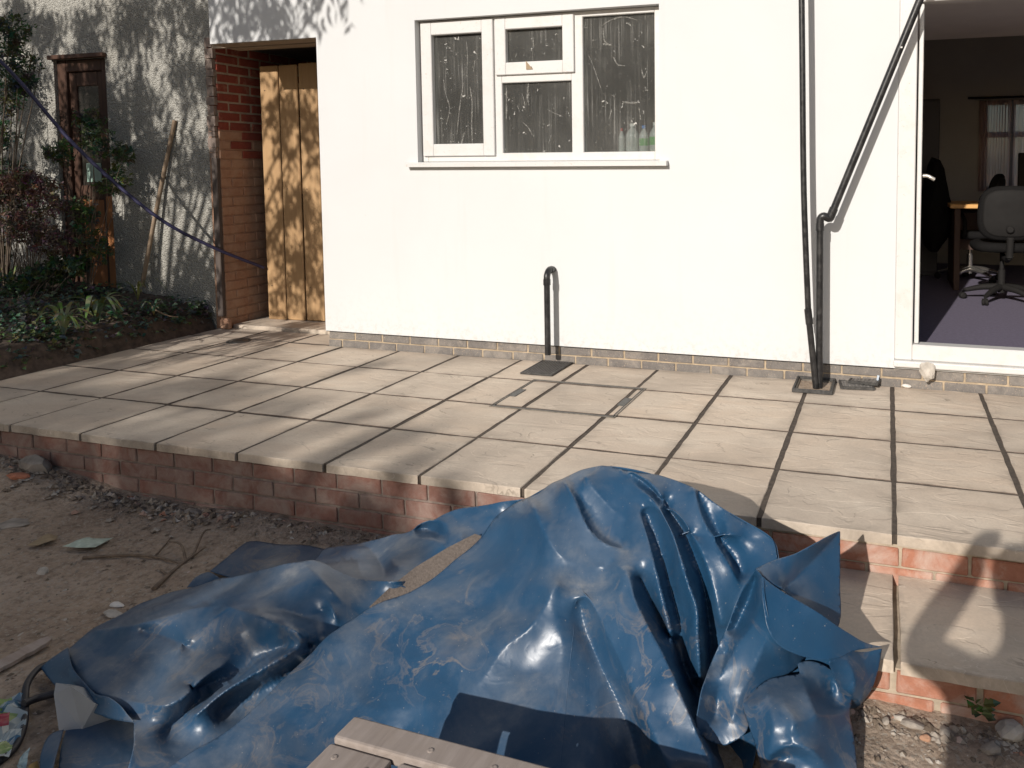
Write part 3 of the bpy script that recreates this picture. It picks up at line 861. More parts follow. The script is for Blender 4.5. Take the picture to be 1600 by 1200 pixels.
rc = empty('round_drain_cover', (-0.4040, -0.0441, 0.0000), 'small round metal drain cover in the slabs near the wooden gate', 'drain cover')
MB().lathe([(0.085, 0.0006), (0.085, 0.004), (0.07, 0.0042), (0.069, 0.0025)], n=28).build('rim', M['lid_plate'], rc)
MB().lathe([(0.066, 0.0006), (0.066, 0.0035), (0.02, 0.0045)], n=28).build('plate', M['lid_metal'], rc)

# ------------------------------------------------------------------ the passage and its gate
pw = empty('passage_wall', (0, 0, 0), 'old brick side wall of the passage, red brick above and dusty orange brick below', 'wall')
MB().box((-0.97, 0.305, 1.62), (-0.866, 2.39, 2.25)).build('mortar', M['mortar_pale'], pw)
MB().box((-0.97, 0.305, -0.1), (-0.868, 2.39, 1.6195)).build('mortar', M['brick_dusty'], pw)
ov = brick_mesh('brick', (0.205, 0.09, 0.060), M['brick_old'], 4, 7)
dv = brick_mesh('brick', (0.211, 0.09, 0.066), M['brick_dusty'], 4, 8)
for k in range(30):
    z = 0.04+0.075*k
    lay(pw, ov if k >= 21 else (ov+dv*2 if k > 15 else dv), None, 0.30, 1.35, -0.906, z, 0.115 if k % 2 else 0.0, 'y')
pst = MB().bevbox((-0.915, 0.262, 0.1), (-0.862, 0.2985, 1.36), 0.006)
pst.build('timber_post', M['post_wood'], pw)
jag = MB()
r_ = random.Random(4)
z = 1.36
while z < 2.3:
    h = r_.uniform(0.03, 0.09)
    jag.box((-0.93-r_.uniform(0, .02), 0.27, z), (-0.868+r_.uniform(-.012, .006), 0.2995, z+h*0.9)); z += h
jag.build('broken_render_edge', M['mortar_dark'], pw)
foot = MB().bevbox((-0.90, 0.262, 0.0), (-0.80, 0.298, 0.085), 0.012); foot.build('mortar_foot', M['brick_dusty'], pw)

gate = empty('timber_gate', (0, 0.6, 0.02), 'gate of new pale vertical boards closing the passage beside the house', 'gate')
def board_mesh(w, h, t):
    mb = MB()
    mb.bevbox((-w/2, 0, 0), (w/2, t, h), 0.006)
    return mb.mesh('board', M['gate_wood'])
bx = -0.735
for k, w in enumerate((0.178, 0.178, 0.178, 0.178, 0.178, 0.12)):
    link('board', board_mesh(w, 2.08-0.004*(k % 2), 0.02), gate, (bx+w/2, 0.0 if k % 2 == 0 else -0.003, 0.008+0.004*(k % 3)), (0, 0, 0))
    bx += w+0.013
for z in (0.25, 1.05, 1.85):
    MB().bevbox((-0.73, 0.0215, z), (0.33, 0.06, z+0.09), 0.004).build('ledge_rail', M['gate_wood'], gate)
nl = MB().lathe([(0.004, 0), (0.004, 0.0015), (0.001, 0.002)], n=8, M=Matrix.Rotation(R(90), 4, 'X')).mesh('nail', M['iron'])
for k in range(6):
    for z in (0.29, 1.09, 1.89): link('nail', nl, gate, (-0.735+0.191*k+0.05, -0.004, z)); 

# ------------------------------------------------------------------ the neighbour's house
nb_ = empty('neighbour_house', (0, 0, 0), 'neighbouring house wall in grey pebbledash with an old brown door', 'house')
wall_mesh('pebbledash_wall', [-9.0, -2.60, -2.02, -0.875], [-0.4, 0.22, 2.20, 5.4], [(-2.60, -2.02, 0.22, 2.20)], 0.31, 0.55, M['pebble'], nb_)
dd = MB()
dd.bevbox((-2.598, 0.335, 0.22), (-2.50, 0.42, 2.198), 0.006); dd.bevbox((-2.10, 0.335, 0.22), (-2.022, 0.42, 2.198), 0.006)
dd.bevbox((-2.50, 0.338, 2.10), (-2.10, 0.418, 2.197), 0.006)
door2 = dd.build('door', M['door_wood'], nb_)
d2 = MB(); d2.bevbox((-2.498, 0.36, 0.23), (-2.42, 0.40, 2.098), 0.005); d2.bevbox((-2.18, 0.36, 0.23), (-2.102, 0.40, 2.098), 0.005); d2.bevbox((-2.42, 0.361, 1.98), (-2.18, 0.399, 2.097), 0.005); d2.bevbox((-2.42, 0.361, 1.02), (-2.18, 0.399, 1.14), 0.005)
d2.build('door_leaf', M['door_wood'], door2)
MB().box((-2.42, 0.372, 1.14), (-2.18, 0.378, 1.98)).build('pane', simple('grimy_dark_pane', (0.035, 0.028, 0.024), 0.25, 0.5, 14), door2)
MB().bevbox((-2.42, 0.366, 0.23), (-2.18, 0.392, 1.02), 0.005).build('panel', M['door_orange'], door2)
MB().box((-2.36, 0.366, 1.17), (-2.20, 0.3715, 1.33)).build('notice', simple('pale_green_notice', (0.36, 0.50, 0.42), 0.5, 0.2, 12), door2)
MB().bevbox((-2.62, 0.27, 2.2), (-2.0, 0.309, 2.235), 0.004).build('drip_ledge', M['door_wood'], nb_)
MB().bevbox((-2.62, 0.24, 0.15), (-2.0, 0.309, 0.218), 0.006).build('door_step', M['door_orange'], nb_)
MB().bevbox((-2.105, 0.322, 0.22), (-2.024, 0.334, 1.05), 0.003).build('door_jamb', M['door_orange'], nb_)

cn = MB().tube(bez([(-1.6066, 0.2000, 0.3278), (-1.5179, 0.2400, 0.7801), (-1.4371, 0.2700, 1.1423), (-1.2955, 0.2950, 1.6647)], 4), 0.016, 8, rs=None)
tag(cn.build('garden_cane', M['cane']), 'long brown cane leaning against the grey pebbledash wall', 'cane')
hs = MB().tube(bez([(-2.0866, -0.9000, 2.3797), (-1.8181, -0.6200, 2.0403), (-1.4987, -0.3500, 1.4368), (-1.0964, -0.1000, 0.9351), (-0.8601, 0.1800, 0.6718), (-0.7366, 0.5700, 0.4616)], 8), 0.0125, 10)
tag(hs.build('blue_hose', M['hose']), 'dark blue hose sagging from the upper left to the side of the gate', 'hose')

# ------------------------------------------------------------------ the tarpaulin
TARP = [
 ('heap',11,[(752,837,2.846,-2.250,-0.015),(770,815,2.864,-2.200,0.016),(800,790,2.920,-2.160,0.064),(825,777,2.974,-2.140,0.092),(850,762,3.041,-2.150,0.139),(875,749,3.108,-2.160,0.181),(912,731,3.205,-2.180,0.240),(940,727,3.278,-2.200,0.265),(965,728,3.336,-2.200,0.269),(995,733,3.407,-2.210,0.269),(1025,741,3.476,-2.220,0.263),(1055,751,3.547,-2.240,0.258),(1085,763,3.613,-2.250,0.244),(1126,792,3.704,-2.280,0.207),(1160,811,3.777,-2.300,0.186),(1197,831,3.854,-2.330,0.170),(1210,843,3.882,-2.350,0.160),(1213,869,3.895,-2.400,0.135),(1215,920,3.907,-2.460,0.071),(1210,1000,3.907,-2.520,-0.044),(1190,1100,3.888,-2.620,-0.164),(1170,1215,3.872,-2.726,-0.290),(1150,1260,3.857,-2.818,-0.295),(1080,1270,3.769,-2.917,-0.250),(1030,1290,3.694,-2.930,-0.290),(900,1290,3.502,-2.980,-0.295),(690,1290,3.195,-3.070,-0.295),(400,1300,2.784,-3.208,-0.295),(160,1290,2.423,-3.301,-0.290),(230,1230,2.420,-3.182,-0.291),(290,1180,2.457,-3.102,-0.258),(356,1137,2.508,-3.016,-0.235),(405,1097,2.538,-2.938,-0.210),(461,1041,2.557,-2.821,-0.178),(510,996,2.591,-2.729,-0.141),(585,944,2.655,-2.586,-0.106),(640,925,2.735,-2.514,-0.093),(675,904,2.776,-2.449,-0.076),(700,884,2.800,-2.392,-0.058),(869,913,3.271,-2.565,0.042),(846,956,3.247,-2.617,-0.016),(827,979,3.225,-2.651,-0.044),(786,1009,3.163,-2.693,-0.087),(756,1050,3.130,-2.745,-0.137),(730,1078,3.096,-2.779,-0.173),(670,1104,2.999,-2.818,-0.213),(640,1130,2.959,-2.850,-0.247),(600,1170,2.907,-2.894,-0.299),(885,920,3.299,-2.554,0.027),(902,917,3.328,-2.541,0.030),(912,925,3.359,-2.567,0.034),(930,960,3.407,-2.599,-0.008),(950,1000,3.462,-2.646,-0.046),(987,1075,3.560,-2.733,-0.108),(1010,1124,3.618,-2.788,-0.143),(1035,1180,3.676,-2.841,-0.186),(1055,1240,3.721,-2.885,-0.240),(905,945,3.338,-2.551,-0.018),(915,985,3.364,-2.568,-0.081),(945,1050,3.442,-2.621,-0.159),(972,1110,3.512,-2.674,-0.221),(990,1165,3.560,-2.720,-0.277),(1000,1230,3.603,-2.796,-0.323),(954,878,3.409,-2.475,0.085),(975,890,3.464,-2.511,0.088),(995,940,3.528,-2.587,0.043),(1032,1011,3.623,-2.676,-0.019),(1062,1075,3.695,-2.744,-0.074),(1096,1148,3.767,-2.806,-0.140),(1118,1215,3.814,-2.858,-0.199),(1000,905,3.494,-2.451,0.032),(1022,945,3.542,-2.467,-0.031),(1050,1000,3.606,-2.499,-0.110),(1076,1060,3.665,-2.534,-0.192),(1098,1110,3.714,-2.566,-0.255),(1122,1160,3.766,-2.607,-0.308),(1140,1215,3.814,-2.683,-0.338),(995,786,3.446,-2.331,0.210),(1014,842,3.517,-2.433,0.151),(1029,910,3.571,-2.516,0.068),(1042,970,3.613,-2.576,-0.005),(1056,1030,3.646,-2.603,-0.094),(1008,800,3.468,-2.314,0.176),(1026,845,3.522,-2.369,0.115),(1042,900,3.568,-2.417,0.035),(1057,955,3.613,-2.472,-0.036),(1070,1020,3.647,-2.508,-0.135),(984,749,3.402,-2.271,0.258),(1014,775,3.487,-2.334,0.239),(1047,824,3.582,-2.429,0.194),(1062,869,3.629,-2.493,0.143),(1077,917,3.670,-2.546,0.086),(1087,944,3.694,-2.568,0.052),(1090,1000,3.709,-2.604,-0.028),(1094,1060,3.717,-2.608,-0.133),(968,731,3.358,-2.243,0.281),(990,743,3.408,-2.247,0.262),(1025,770,3.488,-2.262,0.219),(1066,828,3.591,-2.322,0.138),(1088,880,3.651,-2.384,0.070),(1101,930,3.685,-2.416,-0.007),(1108,1000,3.706,-2.450,-0.121),(1112,1060,3.715,-2.457,-0.233),(985,736,3.405,-2.273,0.287),(1010,750,3.464,-2.286,0.269),(1042,790,3.545,-2.334,0.215),(1078,833,3.633,-2.388,0.164),(1102,880,3.691,-2.435,0.102),(1118,930,3.730,-2.472,0.031),(1128,970,3.752,-2.488,-0.033),(1085,764,3.619,-2.277,0.254),(1099,805,3.663,-2.341,0.202),(1120,845,3.716,-2.392,0.153),(1142,885,3.766,-2.428,0.100),(1158,920,3.798,-2.437,0.042),(1092,776,3.629,-2.258,0.222),(1113,815,3.682,-2.298,0.165),(1136,855,3.736,-2.336,0.109),(1160,895,3.789,-2.366,0.051),(882,752,3.192,-2.314,0.245),(900,785,3.253,-2.366,0.203),(924,824,3.328,-2.423,0.157),(955,848,3.399,-2.442,0.127),(980,857,3.447,-2.432,0.111),(893,757,3.207,-2.290,0.226),(918,797,3.282,-2.340,0.171),(944,833,3.356,-2.386,0.126),(968,848,3.415,-2.410,0.114),(832,790,3.103,-2.370,0.176),(850,830,3.174,-2.436,0.131),(872,866,3.243,-2.486,0.091),(905,882,3.316,-2.496,0.075),(940,884,3.387,-2.492,0.079),(915,745,3.251,-2.277,0.252),(945,785,3.341,-2.339,0.203),(975,815,3.416,-2.369,0.163),(904,932,3.343,-2.567,0.018),(899,960,3.334,-2.572,-0.035),(894,1005,3.346,-2.626,-0.088),(886,1085,3.371,-2.724,-0.168),(880,1150,3.393,-2.803,-0.225),(874,1220,3.414,-2.877,-0.285),(925,906,3.367,-2.522,0.048),(1066,834,3.602,-2.362,0.145),(1100,834,3.673,-2.376,0.161),(1140,837,3.751,-2.370,0.163),(1180,839,3.823,-2.340,0.155),(1208,842,3.878,-2.350,0.161),(860,800,3.165,-2.369,0.162),(805,850,2.976,-2.249,-0.027),(700,950,2.877,-2.519,-0.120),(600,1050,2.806,-2.750,-0.195),(500,1120,2.714,-2.907,-0.238),(760,900,2.937,-2.381,-0.078),(800,960,3.073,-2.466,-0.139),(650,1020,2.857,-2.665,-0.180),(400,1190,2.631,-3.049,-0.277),(1150,960,3.781,-2.422,-0.047),(1140,1030,3.766,-2.446,-0.171),(1150,1100,3.789,-2.463,-0.292),(1160,850,3.788,-2.361,0.138),(1180,870,3.829,-2.374,0.111),(860,1010,3.277,-2.624,-0.110),(820,1050,3.225,-2.683,-0.159),(840,1130,3.309,-2.781,-0.223),(930,905,3.376,-2.518,0.049),(950,940,3.439,-2.579,0.024),(1000,1020,3.568,-2.682,-0.041),(1040,1090,3.662,-2.760,-0.095),(750,1150,3.163,-2.830,-0.255),(940,1180,3.496,-2.790,-0.265),(1080,1180,3.751,-2.847,-0.165)],
  [0,1,2,3,4,5,6,7,8,9,10,11,12,13,14,15,16,17,18,19,20,21,22,23,24,25,26,27,28,29,30,31,32,33,34,35,36,37,38],
  [(0.05,[39,40,41,42,43,44,45,46,47]),(0.02,[39,48,49,50]),(0.05,[50,51,52,53,54,55,56]),(0.2,[57,58,59,60,61,62]),(0.03,[63,64,65,66,67,68,69]),(0.3,[70,71,72,73,74,75,76]),(0.05,[77,78,79,80,81]),(0.3,[82,83,84,85,86]),(0.02,[87,88,89,90,91,92,93,94]),(0.2,[95,96,97,98,99,100,101,102]),(0.05,[103,104,105,106,107,108,109]),(0.03,[110,111,112,113,114]),(0.2,[115,116,117,118]),(0.05,[119,120,121,122,123]),(0.3,[124,125,126,127]),(0.1,[128,129,130,131,132]),(0.3,[133,134,135]),(1,[136,137,138,139,140,141]),(1,[136,142,63]),(1,[143,144,145,146,147])],(865, 725, 1225, 1240, 7)),
 ('mound',7.5,[(62,1042,1.684,-2.927,-0.275),(107,1012,1.729,-2.869,-0.240),(170,967,1.750,-2.752,-0.210),(220,937,1.796,-2.674,-0.180),(275,920,1.892,-2.622,-0.155),(300,914,1.939,-2.602,-0.145),(350,901,2.054,-2.580,-0.110),(395,893,2.167,-2.571,-0.080),(472,877,2.327,-2.524,-0.045),(487,876,2.348,-2.503,-0.050),(504,882,2.388,-2.498,-0.060),(544,894,2.491,-2.501,-0.070),(585,905,2.603,-2.514,-0.070),(625,909,2.693,-2.505,-0.070),(650,905,2.704,-2.432,-0.098),(640,960,2.747,-2.535,-0.154),(560,1040,2.694,-2.719,-0.216),(480,1100,2.631,-2.861,-0.250),(400,1170,2.586,-3.002,-0.287),(330,1230,2.550,-3.114,-0.315),(280,1290,2.594,-3.245,-0.295),(190,1290,2.467,-3.288,-0.290),(192,1215,2.368,-3.203,-0.260),(205,1185,2.359,-3.172,-0.235),(210,1155,2.317,-3.129,-0.225),(205,1131,2.243,-3.077,-0.235),(172,1122,2.146,-3.062,-0.250),(140,1110,2.040,-3.039,-0.265),(120,1097,1.963,-3.019,-0.270),(85,1070,1.815,-2.976,-0.275),(487,904,2.431,-2.600,-0.049),(425,925,2.344,-2.675,-0.067),(356,946,2.271,-2.775,-0.067),(330,970,2.251,-2.818,-0.094),(300,992,2.223,-2.861,-0.117),(262,1032,2.209,-2.933,-0.154),(207,1088,2.192,-3.030,-0.200),(420,970,2.432,-2.783,-0.084),(476,998,2.577,-2.802,-0.102),(484,1008,2.538,-2.738,-0.168),(512,915,2.508,-2.618,-0.051),(562,957,2.618,-2.610,-0.126),(600,975,2.693,-2.591,-0.162),(300,1120,2.418,-3.044,-0.203),(364,1071,2.480,-2.967,-0.154),(400,1050,2.515,-2.921,-0.138),(450,1022,2.564,-2.854,-0.120),(505,994,2.567,-2.714,-0.149),(345,1112,2.426,-2.960,-0.245),(390,1090,2.466,-2.899,-0.238),(430,1066,2.510,-2.849,-0.217),(470,1037,2.533,-2.772,-0.206),(300,1075,2.304,-2.940,-0.214),(345,1062,2.361,-2.895,-0.208),(395,1035,2.414,-2.831,-0.186),(445,1010,2.481,-2.777,-0.159),(505,955,2.515,-2.651,-0.115),(480,965,2.487,-2.688,-0.119),(450,955,2.424,-2.697,-0.104),(425,948,2.379,-2.713,-0.088),(505,930,2.504,-2.635,-0.074),(520,955,2.569,-2.671,-0.095),(530,985,2.596,-2.678,-0.148),(167,1087,2.098,-3.032,-0.215),(210,1094,2.217,-3.045,-0.196),(255,1103,2.346,-3.067,-0.171),(280,1094,2.378,-3.045,-0.163),(320,1058,2.381,-2.966,-0.150),(350,1040,2.375,-2.895,-0.162),(262,1140,2.329,-3.043,-0.258),(300,1105,2.340,-2.975,-0.240),(325,1082,2.355,-2.934,-0.221),(225,985,2.004,-2.836,-0.156),(270,1000,2.134,-2.849,-0.156),(300,1015,2.236,-2.875,-0.152),(150,985,1.789,-2.824,-0.200),(215,975,1.989,-2.843,-0.134),(290,955,2.120,-2.789,-0.102),(356,935,2.228,-2.733,-0.074),(400,910,2.257,-2.649,-0.063),(112,1032,1.812,-2.920,-0.235),(120,1055,1.897,-2.967,-0.235),(134,1073,1.981,-3.004,-0.230),(150,1083,2.048,-3.025,-0.222),(190,1105,2.183,-3.056,-0.215),(300,1030,2.242,-2.882,-0.176),(230,1150,2.338,-3.110,-0.226),(270,1200,2.432,-3.119,-0.285)],
  [0,1,2,3,4,5,6,7,8,9,10,11,12,13,14,15,16,17,18,19,20,21,22,23,24,25,26,27,28,29],
  [(0.05,[8,30,31,32]),(0.05,[32,33,34,35,36]),(0.05,[32,37,38,39]),(0.05,[8,40,41,42]),(0.05,[43,44,45,46,47]),(0.3,[48,49,50,51]),(0.3,[52,53,54,55]),(0.3,[56,57,58,59]),(0.05,[60,61,62]),(0.05,[63,64,65,66,67,68]),(0.3,[69,70,71]),(0.3,[72,73,74]),(0.1,[75,76,77,78,79]),(0.03,[1,80,81,82,83,63,84,25])],None),
 ('cuff',8,[(62,1042,1.705,-2.941,-0.262),(85,1026,1.733,-2.915,-0.240),(107,1012,1.759,-2.890,-0.222),(111,1032,1.842,-2.943,-0.215),(119,1055,1.928,-2.992,-0.213),(133,1074,2.014,-3.030,-0.208),(150,1084,2.075,-3.045,-0.205),(167,1088,2.122,-3.049,-0.200),(188,1104,2.198,-3.070,-0.200),(206,1128,2.264,-3.092,-0.215),(172,1122,2.166,-3.077,-0.235),(140,1110,2.061,-3.055,-0.250),(120,1097,1.985,-3.034,-0.255),(85,1070,1.835,-2.989,-0.262),(110,1070,1.944,-3.021,-0.220)],
  [0,1,2,3,4,5,6,7,8,9,10,11,12,13],
  [],None),
 ('hump',7.5,[(487,880,2.239,-2.380,-0.137),(498,868,2.158,-2.250,-0.184),(504,861,2.133,-2.200,-0.195),(530,855,2.193,-2.180,-0.181),(562,848,2.279,-2.170,-0.156),(590,840,2.360,-2.170,-0.125),(615,832,2.431,-2.170,-0.096),(630,832,2.473,-2.170,-0.090),(667,815,2.563,-2.150,-0.046),(701,801,2.643,-2.130,-0.010),(730,794,2.721,-2.130,0.017),(761,788,2.804,-2.130,0.041),(795,782,2.892,-2.130,0.066),(825,777,2.969,-2.130,0.087),(840,800,2.969,-2.055,0.000),(800,835,2.920,-2.163,-0.041),(752,870,2.861,-2.278,-0.075),(700,905,2.797,-2.389,-0.107),(650,930,2.730,-2.473,-0.127),(625,912,2.695,-2.507,-0.075),(585,907,2.602,-2.513,-0.075),(544,897,2.493,-2.503,-0.075),(512,887,2.406,-2.495,-0.070),(655,842,2.575,-2.220,-0.077),(680,842,2.662,-2.250,-0.051),(700,858,2.753,-2.315,-0.045),(684,812,2.616,-2.160,-0.027),(701,821,2.686,-2.200,-0.022),(703,838,2.721,-2.250,-0.034),(715,815,2.705,-2.170,-0.018),(722,840,2.782,-2.270,-0.021),(712,862,2.788,-2.322,-0.046),(655,826,2.515,-2.130,-0.088),(675,829,2.577,-2.140,-0.083),(690,836,2.643,-2.180,-0.073),(582,862,2.389,-2.240,-0.142),(600,890,2.526,-2.360,-0.128),(560,880,2.397,-2.330,-0.139),(620,870,2.529,-2.290,-0.117),(640,888,2.664,-2.410,-0.078),(740,820,2.811,-2.240,0.015),(770,810,2.870,-2.210,0.033),(540,872,2.311,-2.290,-0.152)],
  [0,1,2,3,4,5,6,7,8,9,10,11,12,13,14,15,16,17,18,19,20,21,22],
  [(0.05,[7,23,24,25]),(0.05,[8,26,27,28,25]),(0.05,[9,29,30,31]),(0.2,[32,33,34]),(0.05,[4,35,36])],None),
 ('ground_flap',12,[(328,893,1.698,-2.308,-0.285),(360,867,1.664,-2.177,-0.288),(385,847,1.638,-2.069,-0.290),(440,850,1.800,-2.050,-0.285),(502,856,1.989,-2.039,-0.280),(545,872,2.154,-2.079,-0.280),(500,905,2.155,-2.244,-0.280),(420,915,2.003,-2.335,-0.280),(430,875,1.890,-2.181,-0.275)],
  [0,1,2,3,4,5,6,7],
  [],None),
 ('ground_lump',9,[(292,918,1.720,-2.431,-0.280),(308,900,1.719,-2.384,-0.260),(326,892,1.738,-2.350,-0.255),(345,905,1.821,-2.375,-0.262),(352,916,1.850,-2.384,-0.280),(325,903,1.786,-2.398,-0.250)],
  [0,1,2,3,4],
  [],None),
 ('upper_flap',9,[(1180,888,3.849,-2.500,0.143),(1210,875,3.896,-2.450,0.149),(1243,865,3.951,-2.410,0.156),(1277,847,4.008,-2.360,0.174),(1300,836,4.045,-2.280,0.163),(1313,829,4.066,-2.220,0.151),(1313,860,4.069,-2.260,0.109),(1313,910,4.073,-2.320,0.041),(1312,975,4.076,-2.400,-0.039),(1300,1000,4.059,-2.460,-0.053),(1255,950,3.983,-2.500,0.049),(1228,925,3.939,-2.530,0.105),(1196,903,3.884,-2.540,0.141),(1293,853,4.033,-2.290,0.132),(1262,885,3.982,-2.370,0.102),(1229,919,3.933,-2.470,0.082),(1290,920,4.033,-2.360,0.037),(1240,890,3.952,-2.460,0.134)],
  [0,1,2,3,4,5,6,7,8,9,10,11,12],
  [(0.03,[5,13,14,15])],None),
 ('lower_flap',9,[(1190,900,3.875,-2.550,0.151),(1220,922,3.928,-2.555,0.122),(1250,940,3.979,-2.550,0.095),(1280,958,4.030,-2.540,0.065),(1307,977,4.074,-2.520,0.027),(1330,991,4.112,-2.490,-0.010),(1350,1003,4.146,-2.460,-0.044),(1381,1011,4.198,-2.410,-0.080),(1360,1013,4.163,-2.450,-0.065),(1333,1018,4.118,-2.500,-0.051),(1315,1027,4.090,-2.540,-0.048),(1297,1031,4.062,-2.570,-0.041),(1267,1029,4.014,-2.600,-0.027),(1240,1021,3.972,-2.625,-0.005),(1220,1010,3.940,-2.640,0.017),(1208,998,3.921,-2.645,0.038),(1200,980,3.907,-2.640,0.064),(1195,955,3.895,-2.620,0.094),(1191,925,3.883,-2.590,0.128),(1250,985,3.984,-2.585,0.036),(1215,955,3.926,-2.600,0.088),(1300,1000,4.065,-2.555,0.005)],
  [0,1,2,3,4,5,6,7,8,9,10,11,12,13,14,15,16,17,18],
  [],None),
 ('right_side',8,[(1320,1024,4.098,-2.530,-0.047),(1333,1018,4.118,-2.500,-0.051),(1346,1019,4.139,-2.455,-0.077),(1379,1014,4.195,-2.400,-0.092),(1374,1045,4.187,-2.420,-0.139),(1358,1082,4.161,-2.440,-0.200),(1338,1106,4.126,-2.414,-0.270),(1322,1110,4.099,-2.433,-0.270),(1305,1060,4.075,-2.560,-0.096),(1295,1035,4.059,-2.580,-0.042),(1350,1035,4.146,-2.460,-0.102),(1354,1053,4.154,-2.465,-0.131),(1346,1095,4.141,-2.480,-0.201),(1335,1055,4.123,-2.530,-0.098),(1332,1085,4.119,-2.520,-0.160),(1362,1040,4.167,-2.450,-0.114)],
  [0,1,2,3,4,5,6,7,8,9],
  [(0.03,[2,10,11,12]),(0.05,[0,13,14,7])],None),
 ('lump',10,[(1157,1097,3.836,-2.648,-0.150),(1175,1080,3.863,-2.625,-0.130),(1197,1063,3.896,-2.600,-0.110),(1225,1056,3.940,-2.568,-0.110),(1250,1052,3.980,-2.545,-0.110),(1246,1036,3.970,-2.518,-0.100),(1262,1032,3.996,-2.499,-0.100),(1303,1050,4.067,-2.483,-0.130),(1320,1070,4.097,-2.485,-0.160),(1331,1090,4.116,-2.490,-0.190),(1327,1117,4.111,-2.533,-0.210),(1333,1140,4.123,-2.573,-0.220),(1338,1170,4.133,-2.614,-0.240),(1341,1215,4.141,-2.692,-0.255),(1340,1280,4.143,-2.785,-0.285),(1250,1300,4.015,-2.854,-0.290),(1195,1270,3.928,-2.823,-0.290),(1192,1215,3.914,-2.765,-0.250),(1180,1165,3.888,-2.727,-0.200),(1168,1130,3.862,-2.687,-0.175),(1180,1105,3.883,-2.697,-0.120),(1200,1085,3.912,-2.668,-0.100),(1208,1130,3.935,-2.742,-0.120),(1200,1182,3.927,-2.767,-0.190),(1230,1165,3.974,-2.769,-0.150),(1262,1170,4.023,-2.766,-0.150),(1290,1195,4.065,-2.742,-0.200),(1215,1185,3.945,-2.729,-0.220),(1240,1180,3.986,-2.733,-0.200),(1262,1192,4.022,-2.748,-0.200),(1308,1075,4.078,-2.519,-0.150),(1318,1095,4.095,-2.523,-0.180),(1300,1075,4.063,-2.494,-0.170),(1306,1098,4.076,-2.530,-0.185),(1262,1085,4.010,-2.639,-0.100),(1275,1120,4.036,-2.689,-0.120),(1325,1115,4.108,-2.543,-0.200),(1225,1100,3.956,-2.693,-0.100),(1240,1130,3.987,-2.748,-0.105),(1232,1160,3.976,-2.758,-0.150),(1290,1150,4.060,-2.690,-0.165),(1250,1215,4.007,-2.788,-0.210),(1240,1075,3.973,-2.632,-0.095)],
  [0,1,2,3,4,5,6,7,8,9,10,11,12,13,14,15,16,17,18,19],
  [(0.03,[0,20,21,2]),(0.05,[21,22,23]),(0.05,[23,24,25,26]),(0.2,[27,28,29]),(0.05,[7,30,31]),(0.2,[32,33]),(0.08,[4,34,35,36]),(0.08,[37,38,39])],None),
 ('left_face',9,[(1182,888,3.856,-2.520,0.154),(1172,903,3.835,-2.500,0.113),(1160,923,3.813,-2.500,0.072),(1145,955,3.790,-2.520,0.020),(1133,987,3.772,-2.540,-0.031),(1120,1015,3.755,-2.570,-0.068),(1110,1040,3.743,-2.600,-0.097),(1100,1067,3.745,-2.684,-0.090),(1094,1100,3.745,-2.725,-0.120),(1092,1140,3.747,-2.751,-0.170),(1100,1152,3.757,-2.736,-0.200),(1133,1166,3.810,-2.726,-0.220),(1165,1145,3.859,-2.703,-0.190),(1178,1100,3.869,-2.631,-0.160),(1205,1068,3.907,-2.580,-0.130),(1250,1040,3.977,-2.512,-0.110),(1260,1028,3.992,-2.488,-0.100),(1225,1008,3.947,-2.630,0.016),(1208,990,3.919,-2.630,0.042),(1199,960,3.902,-2.620,0.086),(1194,925,3.889,-2.590,0.129),(1193,902,3.881,-2.550,0.148),(1180,905,3.845,-2.470,0.095),(1172,935,3.828,-2.460,0.030),(1160,960,3.808,-2.470,-0.015),(1148,985,3.792,-2.500,-0.048),(1190,930,3.880,-2.580,0.113),(1178,965,3.860,-2.580,0.047),(1150,1010,3.814,-2.600,-0.030),(1125,1060,3.779,-2.640,-0.100),(1135,1020,3.778,-2.550,-0.085),(1120,1095,3.771,-2.647,-0.160),(1118,1120,3.772,-2.667,-0.190),(1200,985,3.904,-2.620,0.043),(1185,1030,3.880,-2.630,-0.035),(1160,1080,3.841,-2.646,-0.120),(1145,1120,3.824,-2.695,-0.160),(1210,1030,3.907,-2.519,-0.100)],
  [0,1,2,3,4,5,6,7,8,9,10,11,12,13,14,15,16,17,18,19,20,21],
  [(0.2,[22,23,24,25]),(0.05,[26,27,28,29]),(0.2,[30,29,31,32]),(0.1,[33,34,35,36])],None),
 ('bundle_back',14,[(1185,905,3.851,-2.450,0.085),(1240,945,3.951,-2.450,0.025),(1300,985,4.058,-2.440,-0.038),(1330,1015,4.110,-2.420,-0.097),(1342,1045,4.132,-2.420,-0.149),(1335,1100,4.120,-2.414,-0.260),(1270,1120,4.014,-2.526,-0.240),(1190,1095,3.878,-2.558,-0.200),(1170,1000,3.832,-2.500,-0.069)],
  [0,1,2,3,4,5,6,7,8],
  [],None),
 ('left_under',12,[(132,1106,1.987,-3.015,-0.285),(108,1132,2.012,-3.078,-0.285),(100,1150,2.044,-3.115,-0.285),(90,1215,2.177,-3.228,-0.285),(85,1300,2.337,-3.350,-0.285),(270,1300,2.605,-3.272,-0.285),(240,1215,2.413,-3.159,-0.285),(235,1150,2.272,-3.048,-0.285),(220,1115,2.166,-2.988,-0.285),(170,1100,2.039,-2.983,-0.285),(160,1180,2.226,-3.147,-0.275)],
  [0,1,2,3,4,5,6,7,8,9],
  [],None),
 ('left_strip',12,[(99,1140,2.045,-3.116,-0.265),(78,1147,2.020,-3.134,-0.270),(65,1172,2.052,-3.179,-0.275),(61,1215,2.138,-3.245,-0.280),(58,1290,2.279,-3.349,-0.285),(72,1290,2.318,-3.355,-0.270),(80,1215,2.187,-3.250,-0.265)],
  [0,1,2,3,4,5,6],
  [],None),
]

